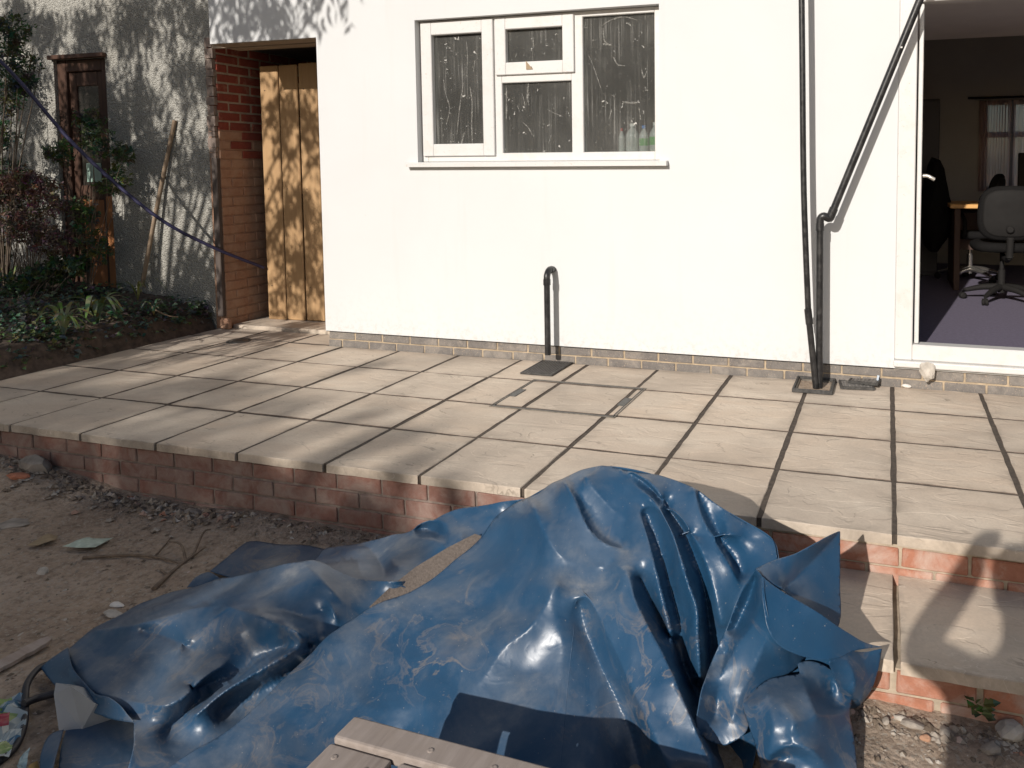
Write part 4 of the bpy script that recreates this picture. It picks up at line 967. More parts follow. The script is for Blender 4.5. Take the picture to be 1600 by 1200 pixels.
def cloth(name, step, pts, outline, creases, fine=None, jit=0.25, seed=1):
    """a sheet of cloth stretched between its hems, ridges and valleys: taut in between, sharp along the creases"""
    rr = random.Random(seed)
    uv = [Vector(p[:2]) for p in pts]
    xyz = {i: np.array(p[2:]) for i, p in enumerate(pts)}
    V = [Vector(p) for p in uv]
    used_in_chain = set()
    hard = {}
    E = []; chains = []
    def chain(ids, w):
        n_ = len(ids); closed = ids[0] == ids[-1]
        P5 = [np.array((*uv[i], *xyz[i])) for i in ids]
        def corner(k):
            if not closed and (k == 0 or k == n_-1): return True
            p = ids[k-1] if k > 0 else ids[-2]; q_ = ids[k+1] if k < n_-1 else ids[1]
            u = (uv[ids[k]]-uv[p]).normalized(); v_ = (uv[q_]-uv[ids[k]]).normalized()
            return u.dot(v_) < 0.62
        def tang(k):
            p = P5[k-1] if k > 0 else P5[-2]; q_ = P5[k+1] if k < n_-1 else P5[1]
            l0 = np.linalg.norm(P5[k][:2]-p[:2]); l1 = np.linalg.norm(q_[:2]-P5[k][:2])
            return ((P5[k]-p)/max(l0, 1)*l1+(q_-P5[k])/max(l1, 1)*l0)/(l0+l1)
        full = [ids[0]]
        for k in range(n_-1):
            a, b = ids[k], ids[k+1]
            L = (uv[b]-uv[a]).length
            mid = (uv[a]+uv[b])/2; st_ = fine[4] if fine and fine[0] < mid.x < fine[2] and fine[1] < mid.y < fine[3] else step
            n = max(1, int(round(L/st_)))
            pa, pb = P5[k], P5[k+1]
            ta = (pb-pa) if corner(k) else tang(k)*L
            tb = (pb-pa) if corner(k+1) else tang(k+1)*L
            for m in range(1, n):
                t = m/n; t2, t3 = t*t, t*t*t
                q_ = (2*t3-3*t2+1)*pa+(t3-2*t2+t)*ta+(3*t2-2*t3)*pb+(t3-t2)*tb
                V.append(Vector(q_[:2])); hard[len(V)-1] = q_[2:]; full.append(len(V)-1)
            full.append(b)
        used_in_chain.update(ids)
        for a, b in zip(full[:-1], full[1:]): E.append((a, b))
        chains.append((full, w))
        return full
    ring_ = chain(list(outline)+[outline[0]], 0.0)
    for w, ids in creases: chain(list(ids), w)
    for i in used_in_chain: hard[i] = xyz[i]
    poly = [V[i] for i in ring_[:-1]]
    px_ = np.array([p.x for p in poly]); py_ = np.array([p.y for p in poly]); qx_ = np.roll(px_, 1); qy_ = np.roll(py_, 1)
    def inside(p):
        m = (py_ > p.y) != (qy_ > p.y)
        xs_ = (qx_[m]-px_[m])*(p.y-py_[m])/(qy_[m]-py_[m])+px_[m]
        return (p.x < xs_).sum() % 2 == 1
    fixed = np.array([(v.x, v.y) for v in V])
    x0, y0 = fixed.min(0); x1, y1 = fixed.max(0)
    def fill(gx0, gy0, gx1, gy1, h, skip):
        y = gy0; row = 0
        while y < gy1:
            x = gx0+(h/2 if row % 2 else 0)
            while x < gx1:
                p = Vector((x+rr.uniform(-jit, jit)*h, y+rr.uniform(-jit, jit)*h))
                if not (skip and skip[0] < p.x < skip[2] and skip[1] < p.y < skip[3]) and ((fixed-np.array((p.x, p.y)))**2).sum(1).min() > (0.62*h)**2 and inside(p): V.append(p)
                x += h
            y += h*0.87; row += 1
    fill(x0, y0, x1, y1, step, fine)
    if fine: fill(*fine, None)
    ov, oe, of, orig, _, _ = delaunay_2d_cdt(V, E, [], 1, 1e-4)
    ov = [Vector(v) for v in ov]
    n = len(ov)
    back = {}
    for i, lst in enumerate(orig):
        for k in lst: back[k] = i
    F = []
    for f in of:
        c = sum((ov[i] for i in f), Vector((0, 0)))/len(f)
        if inside(c): F.append(tuple(f))
    A = np.zeros((n, n)); nbr = [set([i]) for i in range(n)]
    for f in F:                                            # cotangent weights reproduce flat sheets exactly
        for k in range(3):
            a, b, c = f[k], f[(k+1) % 3], f[(k+2) % 3]
            u, w = ov[a]-ov[c], ov[b]-ov[c]
            cr = abs(u.x*w.y-u.y*w.x)+1e-9
            ct = max(-1, min(5, (u.dot(w))/cr))*0.5
            A[a, b] += ct; A[b, a] += ct; nbr[a].add(b); nbr[b].add(a)
    L = A-np.diag(A.sum(1))
    wt = np.ones(n)
    for full, w in chains:
        for i in full: wt[back[i]] = min(wt[back[i]], w)
    Q = -L*0.10+np.eye(n)*1e-9
    for i in range(n):
        if wt[i] <= 0: continue
        nb = np.array(sorted(nbr[i])); r_ = L[i, nb]*wt[i]
        Q[np.ix_(nb, nb)] += 0.3*np.outer(r_, r_)
    B = np.zeros((n, 3))
    for i, p in xyz.items():
        if i not in used_in_chain and i in back:           # loose points only pull gently
            Q[back[i], back[i]] += 0.12; B[back[i]] += 0.12*p
    kn = {back[i]: p for i, p in hard.items() if i in back}
    ki = np.array(sorted(kn)); kx = np.array([kn[i] for i in ki])
    fi = np.array([i for i in range(n) if i not in kn])
    X = np.zeros((n, 3)); X[ki] = kx
    if len(fi):
        X[fi] = np.linalg.solve(Q[np.ix_(fi, fi)], B[fi]-Q[np.ix_(fi, ki)] @ kx)
    lines = {back[i] for full, w in chains for i in full}
    near = set(lines)
    for _ in range(2): near |= {j for i in near for j in nbr[i]}
    near = [i for i in near if i not in lines and len(nbr[i]) > 3]
    for _ in range(3):                                     # even out the first rows of points beside each fold
        Y = X.copy()
        for i in near:
            q_ = [j for j in nbr[i] if j != i]
            Y[i] = 0.5*X[i]+0.5*X[q_].mean(0)
        X = Y
    inner = [back[i] for full, w in chains[1:] for i in full]
    hem = {back[i] for i in chains[0][0]}
    for _ in range(1):
        Y = X.copy()
        for i in inner:
            if i in hem: continue
            q_ = [j for j in nbr[i] if j != i]
            Y[i] = 0.8*X[i]+0.2*X[q_].mean(0)
        X = Y
    used = sorted({i for f in F for i in f}); mp = {o: i for i, o in enumerate(used)}
    sharp = set(); seams = []
    for full, w in chains[1:]:
        ids = [mp[back[i]] for i in full if back[i] in mp]
        if w < 0.15: sharp.update(tuple(sorted(e)) for e in zip(ids[:-1], ids[1:]))
        if w >= 0.9: seams.append(ids)
    return [X[i] for i in used], [tuple(mp[i] for i in f) for f in F], sharp, seams

TV, TF, SHARP, SEAMS = [], [], set(), []
for si, (nm, step_, pts, ol, cr, fine_) in enumerate(TARP):
    v, f, shp, sms = cloth(nm, step_, pts, ol, cr, fine_, seed=si+3)
    n0 = len(TV)
    me = bpy.data.meshes.new('tmp'); me.from_pydata([tuple(p) for p in v], [], f); me.update()
    toward = Vector((3.5, -4.2, 1.2))
    for i, vv in enumerate(me.vertices):                   # fine slack and puckers of the vinyl
        c = vv.co; nn = vv.normal
        dv_ = noise.voronoi(Vector((c.x*1.0+0.5*c.z, c.y*1.6, c.z*1.0))*5.5+noise.noise_vector(c*3)*0.5)[0]
        d2_ = noise.voronoi(Vector((c.x+0.4*c.z, c.y*1.3, c.z))*15+noise.noise_vector(c*7)*0.6)[0]
        pt_ = min(1, max(0, 0.5+1.6*noise.noise(c*3.1+Vector((4, 2, si)))))
        a = 0.004*pt_*(d2_[0]-0.35)+0.013*(dv_[0]-0.35)+0.024*(abs(noise.noise(c*4.3+Vector((1, si*2, 3))))-0.16)+0.0016*noise.noise(c*8+Vector((si*3, 0, 0)))+0.0018*(0.5-abs(noise.noise(c*17+Vector((0, si*5, 0)))))+0.0005*noise.noise(c*45)
        v[i] = tuple(c+nn*a*(1.0 if si < 4 else 0.35))
    bpy.data.meshes.remove(me)
    SHARP |= {(a_+n0, b_+n0) for a_, b_ in shp}; SEAMS += [[tuple(v[i]) for i in q_] for q_ in sms]
    TV += [tuple(p) for p in v]; TF += [tuple(i+n0 for i in g_) for g_ in f]
# the back of the heap: the sheet falls behind the ridge down to the paving edge and the ground
heap = TARP[0]
back_line = [heap[2][i][2:] for i in heap[3][:18]]
n0 = len(TV)
for k in range(4):
    t_ = k/3
    for j_, p in enumerate(back_line):
        e = (p[0]+0.05*math.sin(j_*1.7)*t_, min(p[1]+0.10+0.10*t_, -1.895), max(-0.27, p[2]-0.42))
        s_ = t_**1.6
        TV.append((p[0]+(e[0]-p[0])*t_, p[1]+(e[1]-p[1])*t_, p[2]+(e[2]-p[2])*s_-0.003))
m_ = len(back_line)
for k in range(3):
    for j_ in range(m_-1):
        TF.append((n0+k*m_+j_, n0+(k+1)*m_+j_, n0+(k+1)*m_+j_+1, n0+k*m_+j_+1))
tm = bpy.data.meshes.new('tarpaulin')
tm.from_pydata(TV, [], TF); tm.materials.append(M['tarp'])
tm.polygons.foreach_set('use_smooth', [True]*len(tm.polygons)); tm.update()
ca = tm.attributes.new('crease_edge', 'FLOAT', 'EDGE')
ek = [tuple(sorted(e.vertices)) for e in tm.edges]
ca.data.foreach_set('value', [0.35 if k in SHARP else 0.0 for k in ek])
tarp = tag(link('tarpaulin', tm), 'crumpled dusty blue tarpaulin thrown over a heap in front of the patio', 'tarpaulin')
ss = tarp.modifiers.new('sub', 'SUBSURF'); ss.levels = 2; ss.render_levels = 2; ss.boundary_smooth = 'PRESERVE_CORNERS'
so_ = tarp.modifiers.new('thick', 'SOLIDIFY'); so_.thickness = 0.0016; so_.offset = -1

for q_ in SEAMS: MB().tube(bez(q_, 2), 0.0020, 6).build('welded_seam', M['tarp'], tarp)
# rubble under the sheet, so that no daylight shows through the folds
def lump(name, c, s, mat, seed, sub=2, amp=0.28, parent=None, rot=(0, 0, 0), flat=0.0):
    bm = bmesh.new()
    bmesh.ops.create_icosphere(bm, subdivisions=sub, radius=1.0)
    off = Vector((seed*3.7, seed*1.3, seed*2.1))
    for v in bm.verts:
        d = v.co.normalized()
        k = 1+amp*noise.noise(d*1.6+off)+amp*0.5*noise.noise(d*3.7+off)
        # chop facets
        for q in range(5):
            ax = Vector((math.sin(seed*7+q*2.1), math.cos(seed*5+q*1.3), math.sin(seed*3+q*4.4))).normalized()
            m = d.dot(ax)*k
            if m > 0.72: k *= 0.72/m
        v.co = Vector((d.x*k*s[0], d.y*k*s[1], d.z*k*s[2]))
    me = bpy.data.meshes.new(name); bm.to_mesh(me); bm.free()
    me.materials.append(mat)
    o = link(name, me, parent, c, rot)
    return o
cb = empty('chipboard_sheet', (0, 0, 0), 'brown chipboard edge showing along the ridge of the blue tarpaulin', 'board')
top = [(2.8216, -2.2507, -0.0109), (2.7624, -2.3287, -0.0300), (2.7009, -2.4302, -0.0576), (2.6658, -2.5176, -0.0846), (2.6438, -2.5962, -0.1106), (2.6899, -2.5864, -0.1378), (2.7796, -2.4935, -0.1184), (2.8153, -2.4173, -0.0955), (2.8520, -2.3146, -0.0627), (2.8991, -2.2291, -0.0383)]
dn = Vector((0.004, 0.006, -0.018))
n_ = len(top)
fix_normals(raw('board', [Vector(p) for p in top]+[Vector(p)+dn for p in top], [(k, k+1, 8-k, 9-k) for k in range(4)]+[(n_+k, n_+9-k, n_+8-k, n_+k+1) for k in range(4)]+[(i, (i+1) % n_, n_+(i+1) % n_, n_+i) for i in range(n_)], M['chip'], cb))

# the wooden pallet lying right in front
pal = empty('wooden_pallet', (3.0, -3.125, -0.02), 'muddy wooden pallet at the near edge with a gap between its boards', 'pallet', rz=-0.03)
def rail(name, a, b, w=0.006):
    mb = MB().bevbox(a, b, w, seg=2)
    return mb.build(name, M['pallet_wood'], pal)
# local axes: +x right along the far edge, -y towards the camera
rail('end_rail', (0.004, -0.072, -0.032), (0.92, 0.0, 0.0))
rail('end_rail', (0.004, -0.94, -0.032), (0.92, -0.868, 0.0))
x = 0.0
for w in (0.165, 0.165, 0.165, 0.165, 0.145):
    rail('board', (x, -0.865, -0.040), (x+w, -0.075, -0.012)); x += w+(0.024 if x < 0.1 else 0.005)
for x in (0.02, 0.42, 0.82):
    MB().bevbox((x, -0.93, -0.27), (x+0.09, -0.02, -0.042), 0.006).build('bearer', M['pallet_wood'], pal)
nl2 = MB().lathe([(0.008, 0), (0.008, 0.0012), (0.004, 0.0018), (0.001, 0.001)], n=10).mesh('nail_head', M['pallet_wood'])
for x, y in ((0.04, -0.11), (0.13, -0.12), (0.24, -0.04), (0.25, -0.11), (0.33, -0.12), (0.40, -0.04), (0.43, -0.11)):
    link('nail_head', nl2, pal, (x, y, -0.0125 if y < -0.075 else -0.0005))

# ------------------------------------------------------------------ bits lying about
def on_ground(x, y): return gz(x, y)
def rock(loc_, s, seed, mat, label, cat='stone', name='stone', rot=(0, 0, 0), sub=2, group=None):
    o = lump(name, (loc_[0], loc_[1], on_ground(loc_[0], loc_[1])+s[2]*0.35), s, mat, seed, sub, 0.25, None, rot)
    return tag(o, label, cat, group)
rock((0.2277, -1.9201, -0.2000), (0.105, 0.042, 0.055), 2, M['stone'], 'large grey angular stone lying against the red brick wall at the far left')
rock((0.2247, -2.0025, -0.2000), (0.07, 0.03, 0.02), 5, M['terracotta'], 'red brick fragment beside the large grey stone at the far left', 'brick fragment', 'brick_fragment')
rock((0.6076, -2.2756, -0.2900), (0.075, 0.05, 0.008), 9, M['stone'], 'flat pale slab of stone lying in the dirt at the left edge')
rock((1.6607, -1.8199, -0.2900), (0.06, 0.03, 0.035), 12, M['stone'], 'grey stone at the foot of the red brick wall left of the tarpaulin')
rock((1.0729, -2.4893, -0.3000), (0.024, 0.018, 0.018), 14, M['stone_pale'], 'small pale stone alone in the bare dirt at the left', sub=2)
rock((1.5414, -2.5609, -0.3000), (0.034, 0.014, 0.010), 18, M['white_bit'], 'white crumb of plaster on the dirt just left of the tarpaulin', 'plaster crumb', 'plaster_crumb')
rock((1.5846, -2.6074, -0.3000), (0.05, 0.02, 0.012), 21, M['stone_pale'], 'pale flake of plaster half under the left edge of the tarpaulin', 'plaster flake', 'plaster_flake')
rock((-0.0099, -1.5640, -0.2000), (0.04, 0.022, 0.018), 22, M['stone_pale'], 'pale stone close to the brick wall beside the big grey stone')
rock((0.2462, -1.9968, -0.2500), (0.06, 0.025, 0.006), 23, M['stone_pale'], 'thin pale tile flake on the dirt near the far left of the wall', 'tile flake', 'tile_flake')
rock((0.6957, -1.6132, -0.2700), (0.012, 0.028, 0.012), 24, M['white_bit'], 'tiny white cigarette end like scrap in the dirt', 'scrap', 'scrap')
rock((1.1998, -1.9321, -0.2900), (0.05, 0.04, 0.01), 26, M['stone'], 'flat grey stone pressed into the dirt below the sunlit patch of wall')
rock((4.2516, -2.3896, -0.2900), (0.025, 0.012, 0.010), 31, M['stone_pale'], 'pale wedge of stone in the sunlit rubble at the foot of the step')
rock((4.3109, -2.4447, -0.2900), (0.016, 0.012, 0.010), 32, M['brick_dusty'], 'small tan pebble in the sunlit dirt right of the tarpaulin', 'pebble', 'pebble')
rock((4.3643, -2.4089, -0.2900), (0.016, 0.023, 0.014), 33, M['stone'], 'upright grey stone in the sunlit dirt right of the tarpaulin')
rock((4.2065, -2.4107, -0.2900), (0.012, 0.017, 0.014), 34, M['stone'], 'egg shaped grey stone beside the crumpled end of the tarpaulin')
rock((4.2786, -2.4055, -0.2900), (0.036, 0.020, 0.013), 38, M['stone'], 'low rough grey lump between the pale wedge and the upright stone')
rock((4.5372, -2.3687, -0.2900), (0.043, 0.036, 0.032), 35, M['stone_pale'], 'big pale lump of mortar in the shade at the right edge', 'mortar lump', 'mortar_lump')
rock((4.4099, -2.3144, -0.2800), (0.035, 0.012, 0.03), 36, M['white_bit'], 'chalky mortar splash against the bottom of the lower step', 'mortar lump', 'mortar_lump')
rock((4.4765, -2.4429, -0.2900), (0.029, 0.022, 0.014), 39, M['stone'], 'grey stone in the shade in front of the small green weed')
o = lump('mortar_lump', (4.4134, -0.0500, 0.1185), (0.042, 0.028, 0.062), M['stone_pale'], 41, 3, 0.28)
tag(o, 'pale lump of hardened mortar hanging over the lip of the patio door sill', 'mortar lump')
o = lump('dropped_mortar', (4.3066, 0.0018, 0.0120), (0.03, 0.015, 0.012), M['white_bit'], 43, 2, 0.3)
tag(o, 'white crumb on the paving below the patio door sill', 'plaster crumb')
o = MB().add([(4.1481, -0.0200, 0.0133), (4.1579, -0.0100, 0.0639), (4.1471, 0.0000, 0.0642), (4.1373, -0.0100, 0.0135)], [(0, 1, 2, 3)]).build('plastic_scrap', simple('pale_blue_scrap', (0.55, 0.62, 0.70), 0.4))
md = o.modifiers.new('t', 'SOLIDIFY'); md.thickness = 0.002
tag(o, 'scrap of pale plastic stuck between the loose grating and the plinth', 'plastic scrap')

# loose rubble, pebbles and crumbs
rv, rf = [], []
r5 = random.Random(77)
ico = [(0,0,1),(0.9,0,0.1),(0.28,0.85,0.12),(-0.72,0.53,0.08),(-0.72,-0.53,0.12),(0.28,-0.85,0.1),(0,0,-0.6)]
icf = [(0,1,2),(0,2,3),(0,3,4),(0,4,5),(0,5,1),(6,2,1),(6,3,2),(6,4,3),(6,5,4),(6,1,5)]
def pebble(x, y, s, zoff=0.0):
    n0 = len(rv); a = r5.uniform(0, 6.3); sx, sy, sz = s*r5.uniform(.7, 1.5), s*r5.uniform(.5, 1), s*r5.uniform(.35, .8)
    z = gz(x, y)+zoff
    for p in ico:
        q = [c*r5.uniform(.7, 1.2) for c in p]
        px_, py_ = q[0]*sx, q[1]*sy
        rv.append((x+px_*math.cos(a)-py_*math.sin(a), y+px_*math.sin(a)+py_*math.cos(a), z+q[2]*sz))
    rf.extend(tuple(i+n0 for i in f) for f in icf)
for _ in range(2600):
    x, y = r5.uniform(-1.0, 2.6), r5.uniform(-3.2, -1.9)
    pebble(x, y, 0.0025+0.011*r5.random()**4)
for _ in range(750):
    x = r5.uniform(-0.6, 2.4); y = -1.885-abs(r5.gauss(0, 0.055))
    pebble(x, y, 0.005+0.020*r5.random()**3)
for cx, n_ in ((0.45, 130), (0.95, 150), (1.25, 80)):
    for _ in range(n_):
        pebble(cx+r5.gauss(0, .17), -1.90-abs(r5.gauss(0, .08)), 0.006+0.022*r5.random()**2.5, 0.005)
for _ in range(800):
    x, y = r5.uniform(4.0, 4.9), r5.uniform(-2.8, -2.36)
    pebble(x, y, 0.0025+0.012*r5.random()**4)
for _ in range(300):
    x = r5.uniform(4.1, 4.9); y = -2.37-abs(r5.gauss(0, 0.04))
    pebble(x, y, 0.005+0.018*r5.random()**3)
t = NT('mixed_rubble'); p = t.pos()
vc = t.vor(p, 38, out='Color'); sc_ = t.n('ShaderNodeSeparateColor'); t.l(vc, sc_.inputs[0])
c = t.ramp(sc_.outputs[0], [(0.0, (0.13, 0.10, 0.075)), (0.45, (0.22, 0.175, 0.135)), (0.78, (0.31, 0.265, 0.22)), (0.92, (0.42, 0.38, 0.33)), (0.97, (0.34, 0.15, 0.09)), (1.0, (0.58, 0.55, 0.5))])
M['rubble'] = t.fin(c, 0.95, t.bump(t.noise(p, 120, 3), 0.4, 0.003), 0.2)
tag(raw('rubble', rv, rf, M['rubble']), kind='stuff')

def twig(name, pts, r, label, mat='twig', cat='twig', branches=()):
    mb = MB()
    P = bez(pts, 5); n = len(P)
    mb.tube(P, r, 6, True, [r*(1-0.6*i/n) for i in range(n)])
    for b in branches:
        Q = bez(b, 4); m = len(Q); mb.tube(Q, r*.6, 5, True, [r*.65*(1-0.7*i/m) for i in range(m)])
    return tag(mb.build(name, M[mat]), label, cat)
def G(x, y, h=0.006): return (x, y, gz(x, y)+h)
T = lambda a: G(a[0], a[1])
twig('twig', [T((1.1213, -2.3683, -0.3000)), T((1.2660, -2.2947, -0.3000)), T((1.3833, -2.2662, -0.3000)), T((1.5269, -2.2826, -0.3000))], 0.007, 'long thin dark twig lying on the dirt beside a leafy branch end',
     branches=[[T((1.3708, -2.2698, -0.3000)), T((1.3301, -2.1823, -0.3000)), T((1.2913, -2.1179, -0.3000))]])
twig('dead_branch', [T((1.5793, -2.4478, -0.3000)), T((1.5530, -2.3654, -0.3000)), T((1.5266, -2.2619, -0.3000)), G(*((1.5536, -2.1902, -0.3000))[:2], 0.03)], 0.010, 'forked dead branch with curled leaves beside the blue tarpaulin', branches=[
    [T((1.5266, -2.2619, -0.3000)), G(*((1.4462, -2.2102, -0.3000))[:2], 0.04), G(*((1.3550, -2.1921, -0.3000))[:2], 0.03)], [T((1.5338, -2.2388, -0.3000)), G(*((1.4845, -2.1378, -0.3000))[:2], 0.05), G(*((1.4829, -2.0981, -0.3000))[:2], 0.05)], [T((1.5530, -2.3654, -0.3000)), T((1.4726, -2.3290, -0.3000))]])
bt = empty('wooden_batten', (1.5410, -2.8755, -0.3000), 'flat weathered strip of wood on the dirt at the left edge', 'batten')
b0, b1 = Vector((1.5456, -2.9945, -0.2900)), Vector((1.5567, -2.8062, -0.2900))
bt.location = (b0+b1)/2
ang = math.atan2((b1-b0).y, (b1-b0).x)
bt.rotation_euler = (0.1, -0.02, ang)
bt.location.z = gz(bt.location.x, bt.location.y)+0.018
L_ = (b1-b0).length
ob = MB(); 
nseg = 9
vs = []; 
for i in range(nseg+1):
    x = -L_/2+L_*i/nseg; w = 0.021+0.003*math.sin(i*2.3); h = 0.006
    if i == nseg: w *= 0.45
    vs += [(x, -w, -h), (x, w, -h), (x, w, h), (x, -w, h)]
fs = [(0, 1, 2, 3)[::-1], tuple(4*nseg+k for k in range(4))]
for i in range(nseg):
    for k in range(4): fs.append((4*i+k, 4*i+(k+1) % 4, 4*i+4+(k+1) % 4, 4*i+4+k))
fix_normals(raw('strip', vs, fs, M['old_wood'], bt))

def paper(name, pts, mat, label, cat, lift=0.012, sub=2):
    c = Vector((sum(p[0] for p in pts)/len(pts), sum(p[1] for p in pts)/len(pts), 0))
    bm = bmesh.new()
    vs_ = [bm.verts.new((p[0], p[1], gz(p[0], p[1])+0.006+(lift if i % 2 else 0.0))) for i, p in enumerate(pts)]
    bm.faces.new(vs_)
    bmesh.ops.triangulate(bm, faces=bm.faces[:])
    for _ in range(sub): bmesh.ops.subdivide_edges(bm, edges=bm.edges[:], cuts=1, use_grid_fill=True)
    for v in bm.verts: v.co.z += 0.008*noise.noise(v.co*22)+0.008
    me = bpy.data.meshes.new(name); bm.to_mesh(me); bm.free(); me.materials.append(mat)
    o = link(name, me)
    s = o.modifiers.new('t', 'SOLIDIFY'); s.thickness = 0.001
    return tag(o, label, cat)
paper('paper_scrap', [(0.9837, -2.3489, -0.3000), (1.0072, -2.3090, -0.3000), (0.9842, -2.2705, -0.3000), (1.0444, -2.2702, -0.3000), (1.0922, -2.2163, -0.3000), (1.1306, -2.3229, -0.3000)], simple('pale_green_paper', (0.40, 0.46, 0.38), 0.7, 0.25, 40), 'torn pale green paper lying on the bare dirt', 'paper')
paper('card_scrap', [(0.8446, -2.3890, -0.3000), (0.8469, -2.3100, -0.3000), (0.8796, -2.2891, -0.3000), (0.9178, -2.3348, -0.3000), (0.8820, -2.3728, -0.3000)], simple('brown_card_scrap', (0.27, 0.20, 0.12), 0.8, 0.2, 30), 'curled brown card scrap on the dirt left of the torn pale paper', 'card')

# white plastic container edge peeping out below the left corner of the sheet
wc = MB()
pts = [(1.9256, -3.0475, -0.2000), (1.9404, -3.0646, -0.2200), (2.0101, -3.1042, -0.2850), (2.0668, -3.0825, -0.2850), (2.0951, -3.0608, -0.2200), (1.9803, -3.0460, -0.2000)]
inn = [(p[0]+0.05, p[1]+0.07, p[2]-0.05) for p in pts]
wc.add(pts+inn, [(0, 1, 2, 3, 4, 5), (11, 10, 9, 8, 7, 6)]+[(i, (i+1) % 6, 6+(i+1) % 6, 6+i) for i in range(6)])
o = fix_normals(wc.build('plastic_container', simple('dull_white_plastic', (0.27, 0.28, 0.29), 0.5, 0.08, 10)))
tag(o, 'dull white plastic container half covered by the left corner of the tarpaulin', 'container')

cbl = MB()
cbl.tube(bez([G(*((1.7042, -2.9077, -0.3000))[:2], .03), G(*((1.7040, -2.9458, -0.3000))[:2], .035), G(*((1.7432, -3.0042, -0.3000))[:2], .03), G(*((1.8054, -3.0520, -0.3000))[:2], .02), G(*((1.8903, -3.1133, -0.3000))[:2], .015), G(*((1.9499, -3.1831, -0.3000))[:2], .012), G(*((1.9657, -3.2702, -0.3000))[:2], .012)], 8), 0.0095, 10)
cbl.tube(bez([G(*((1.8302, -3.0724, -0.3000))[:2], .035), G(*((1.8329, -3.0356, -0.3000))[:2], .03), G(*((1.8624, -2.9928, -0.3000))[:2], .03), G(*((1.8899, -2.9467, -0.3000))[:2], .03)], 6), 0.0105, 10)
tag(cbl.build('black_cable', M['cable']), 'loop of thick black cable on the dirt at the lower left', 'cable')

def crumple(name, pts, mat, parent, amp, lift, seed):
    bm = bmesh.new()
    vs_ = [bm.verts.new((p[0], p[1], gz(p[0], p[1])+lift)) for p in pts]
    bm.faces.new(vs_)
    bmesh.ops.triangulate(bm, faces=bm.faces[:])
    for _ in range(3): bmesh.ops.subdivide_edges(bm, edges=bm.edges[:], cuts=1, use_grid_fill=True)
    for v in bm.verts:
        q = v.co*26+Vector((seed, 0, 0))
        v.co += Vector((0.2*noise.noise(q), 0.2*noise.noise(q+Vector((9, 0, 0))), abs(noise.noise(q+Vector((0, 5, 0))))))*amp
    me = bpy.data.meshes.new(name); bm.to_mesh(me); bm.free(); me.materials.append(mat)
    o = link(name, me, parent); s = o.modifiers.new('t', 'SOLIDIFY'); s.thickness = 0.0006
    return o
def mat_pack():
    t = NT('printed_film'); p = t.pos()
    a = t.vor(p, 15, out='Color'); s_ = t.n('ShaderNodeSeparateColor'); t.l(a, s_.inputs[0])
    c = t.ramp(s_.outputs[0], [(0.0, (0.30, 0.35, 0.36)), (0.3, (0.20, 0.28, 0.09)), (0.52, (0.40, 0.43, 0.43)), (0.72, (0.26, 0.33, 0.12)), (0.9, (0.06, 0.14, 0.22))], 'CONSTANT')
    return t.fin(c, 0.18, None, 0.6)
pk = empty('food_packet', (0, 0, 0), 'crumpled shiny plastic food packet with green and red print at the lower left', 'packet')
crumple('film', [(1.6695, -3.0979, -0.2800), (1.7839, -3.0362, -0.2800), (1.8626, -3.0831, -0.2800), (1.9322, -3.1539, -0.2800), (1.9778, -3.2131, -0.2800), (1.9053, -3.2459, -0.2800)], mat_pack(), pk, 0.035, 0.015, 3)
crumple('red_print', [(1.8190, -3.1409, -0.2800), (1.8440, -3.1179, -0.2800), (1.8840, -3.1478, -0.2800), (1.8679, -3.1726, -0.2800)], simple('red_film', (0.30, 0.05, 0.065), 0.25), pk, 0.01, 0.042, 8)
wr = crumple('film_wrapper', [(2.0349, -3.2310, -0.2800), (1.9910, -3.1856, -0.2800), (1.9845, -3.1634, -0.2800), (2.0253, -3.1946, -0.2800), (2.0982, -3.2568, -0.2800)], simple('pale_blue_film', (0.30, 0.40, 0.42), 0.2, 0.3, 30), None, 0.02, 0.012, 5)
tag(wr, 'small pale blue wrapper on the dirt next to the black cable', 'wrapper')
lf = crumple('fallen_leaf', [(2.0563, -3.2164, -0.2900), (2.0557, -3.1936, -0.2900), (2.0922, -3.2127, -0.2900), (2.1001, -3.2371, -0.2900)], simple('ochre_leaf', (0.30, 0.19, 0.06), 0.7), None, 0.008, 0.008, 5)
tag(lf, 'ochre fallen leaf on the dirt beside the tarpaulin at the bottom edge', 'leaf')

# ------------------------------------------------------------------ plants
class Leaves:
    def __init__(s): s.v = []; s.f = []
    def leaf(s, p, d, up, L, W, fold=0.25, bend=0.2):
        d = Vector(d).normalized(); side = d.cross(Vector(up))
        if side.length < 1e-4: side = d.orthogonal()
        side.normalize(); nn = side.cross(d)
        p = Vector(p); n = len(s.v)
        m = p+d*L*0.45; e = p+d*L-nn*L*bend
        s.v += [tuple(p), tuple(m+side*W/2+nn*W*fold), tuple(e), tuple(m-side*W/2+nn*W*fold), tuple(m-nn*W*0.05)]
        s.f += [(n, n+4, n+1), (n+1, n+4, n+2), (n, n+3, n+4), (n+3, n+2, n+4)]
    def strap(s, pts, W):
        P = bez(pts, 4); n = len(s.v); m = len(P)
        for i, q in enumerate(P):
            t = (P[min(i+1, m-1)]-P[max(i-1, 0)]).normalized(); side = t.cross(Vector((0, 0, 1)))
            if side.length < 1e-3: side = Vector((1, 0, 0))
            side.normalize(); w = W*math.sin(math.pi*(0.12+0.85*i/(m-1)))**0.7/2
            s.v += [tuple(q-side*w), tuple(q+side*w)]
        for i in range(m-1): s.f.append((n+2*i, n+2*i+1, n+2*i+3, n+2*i+2))
    def build(s, name, mat, parent=None):
        return raw(name, s.v, s.f, mat, parent, smooth=False)
def rdir(r, zbias=0.0):
    v = Vector((r.gauss(0, 1), r.gauss(0, 1), r.gauss(0, 1)+zbias))
    return v.normalized()

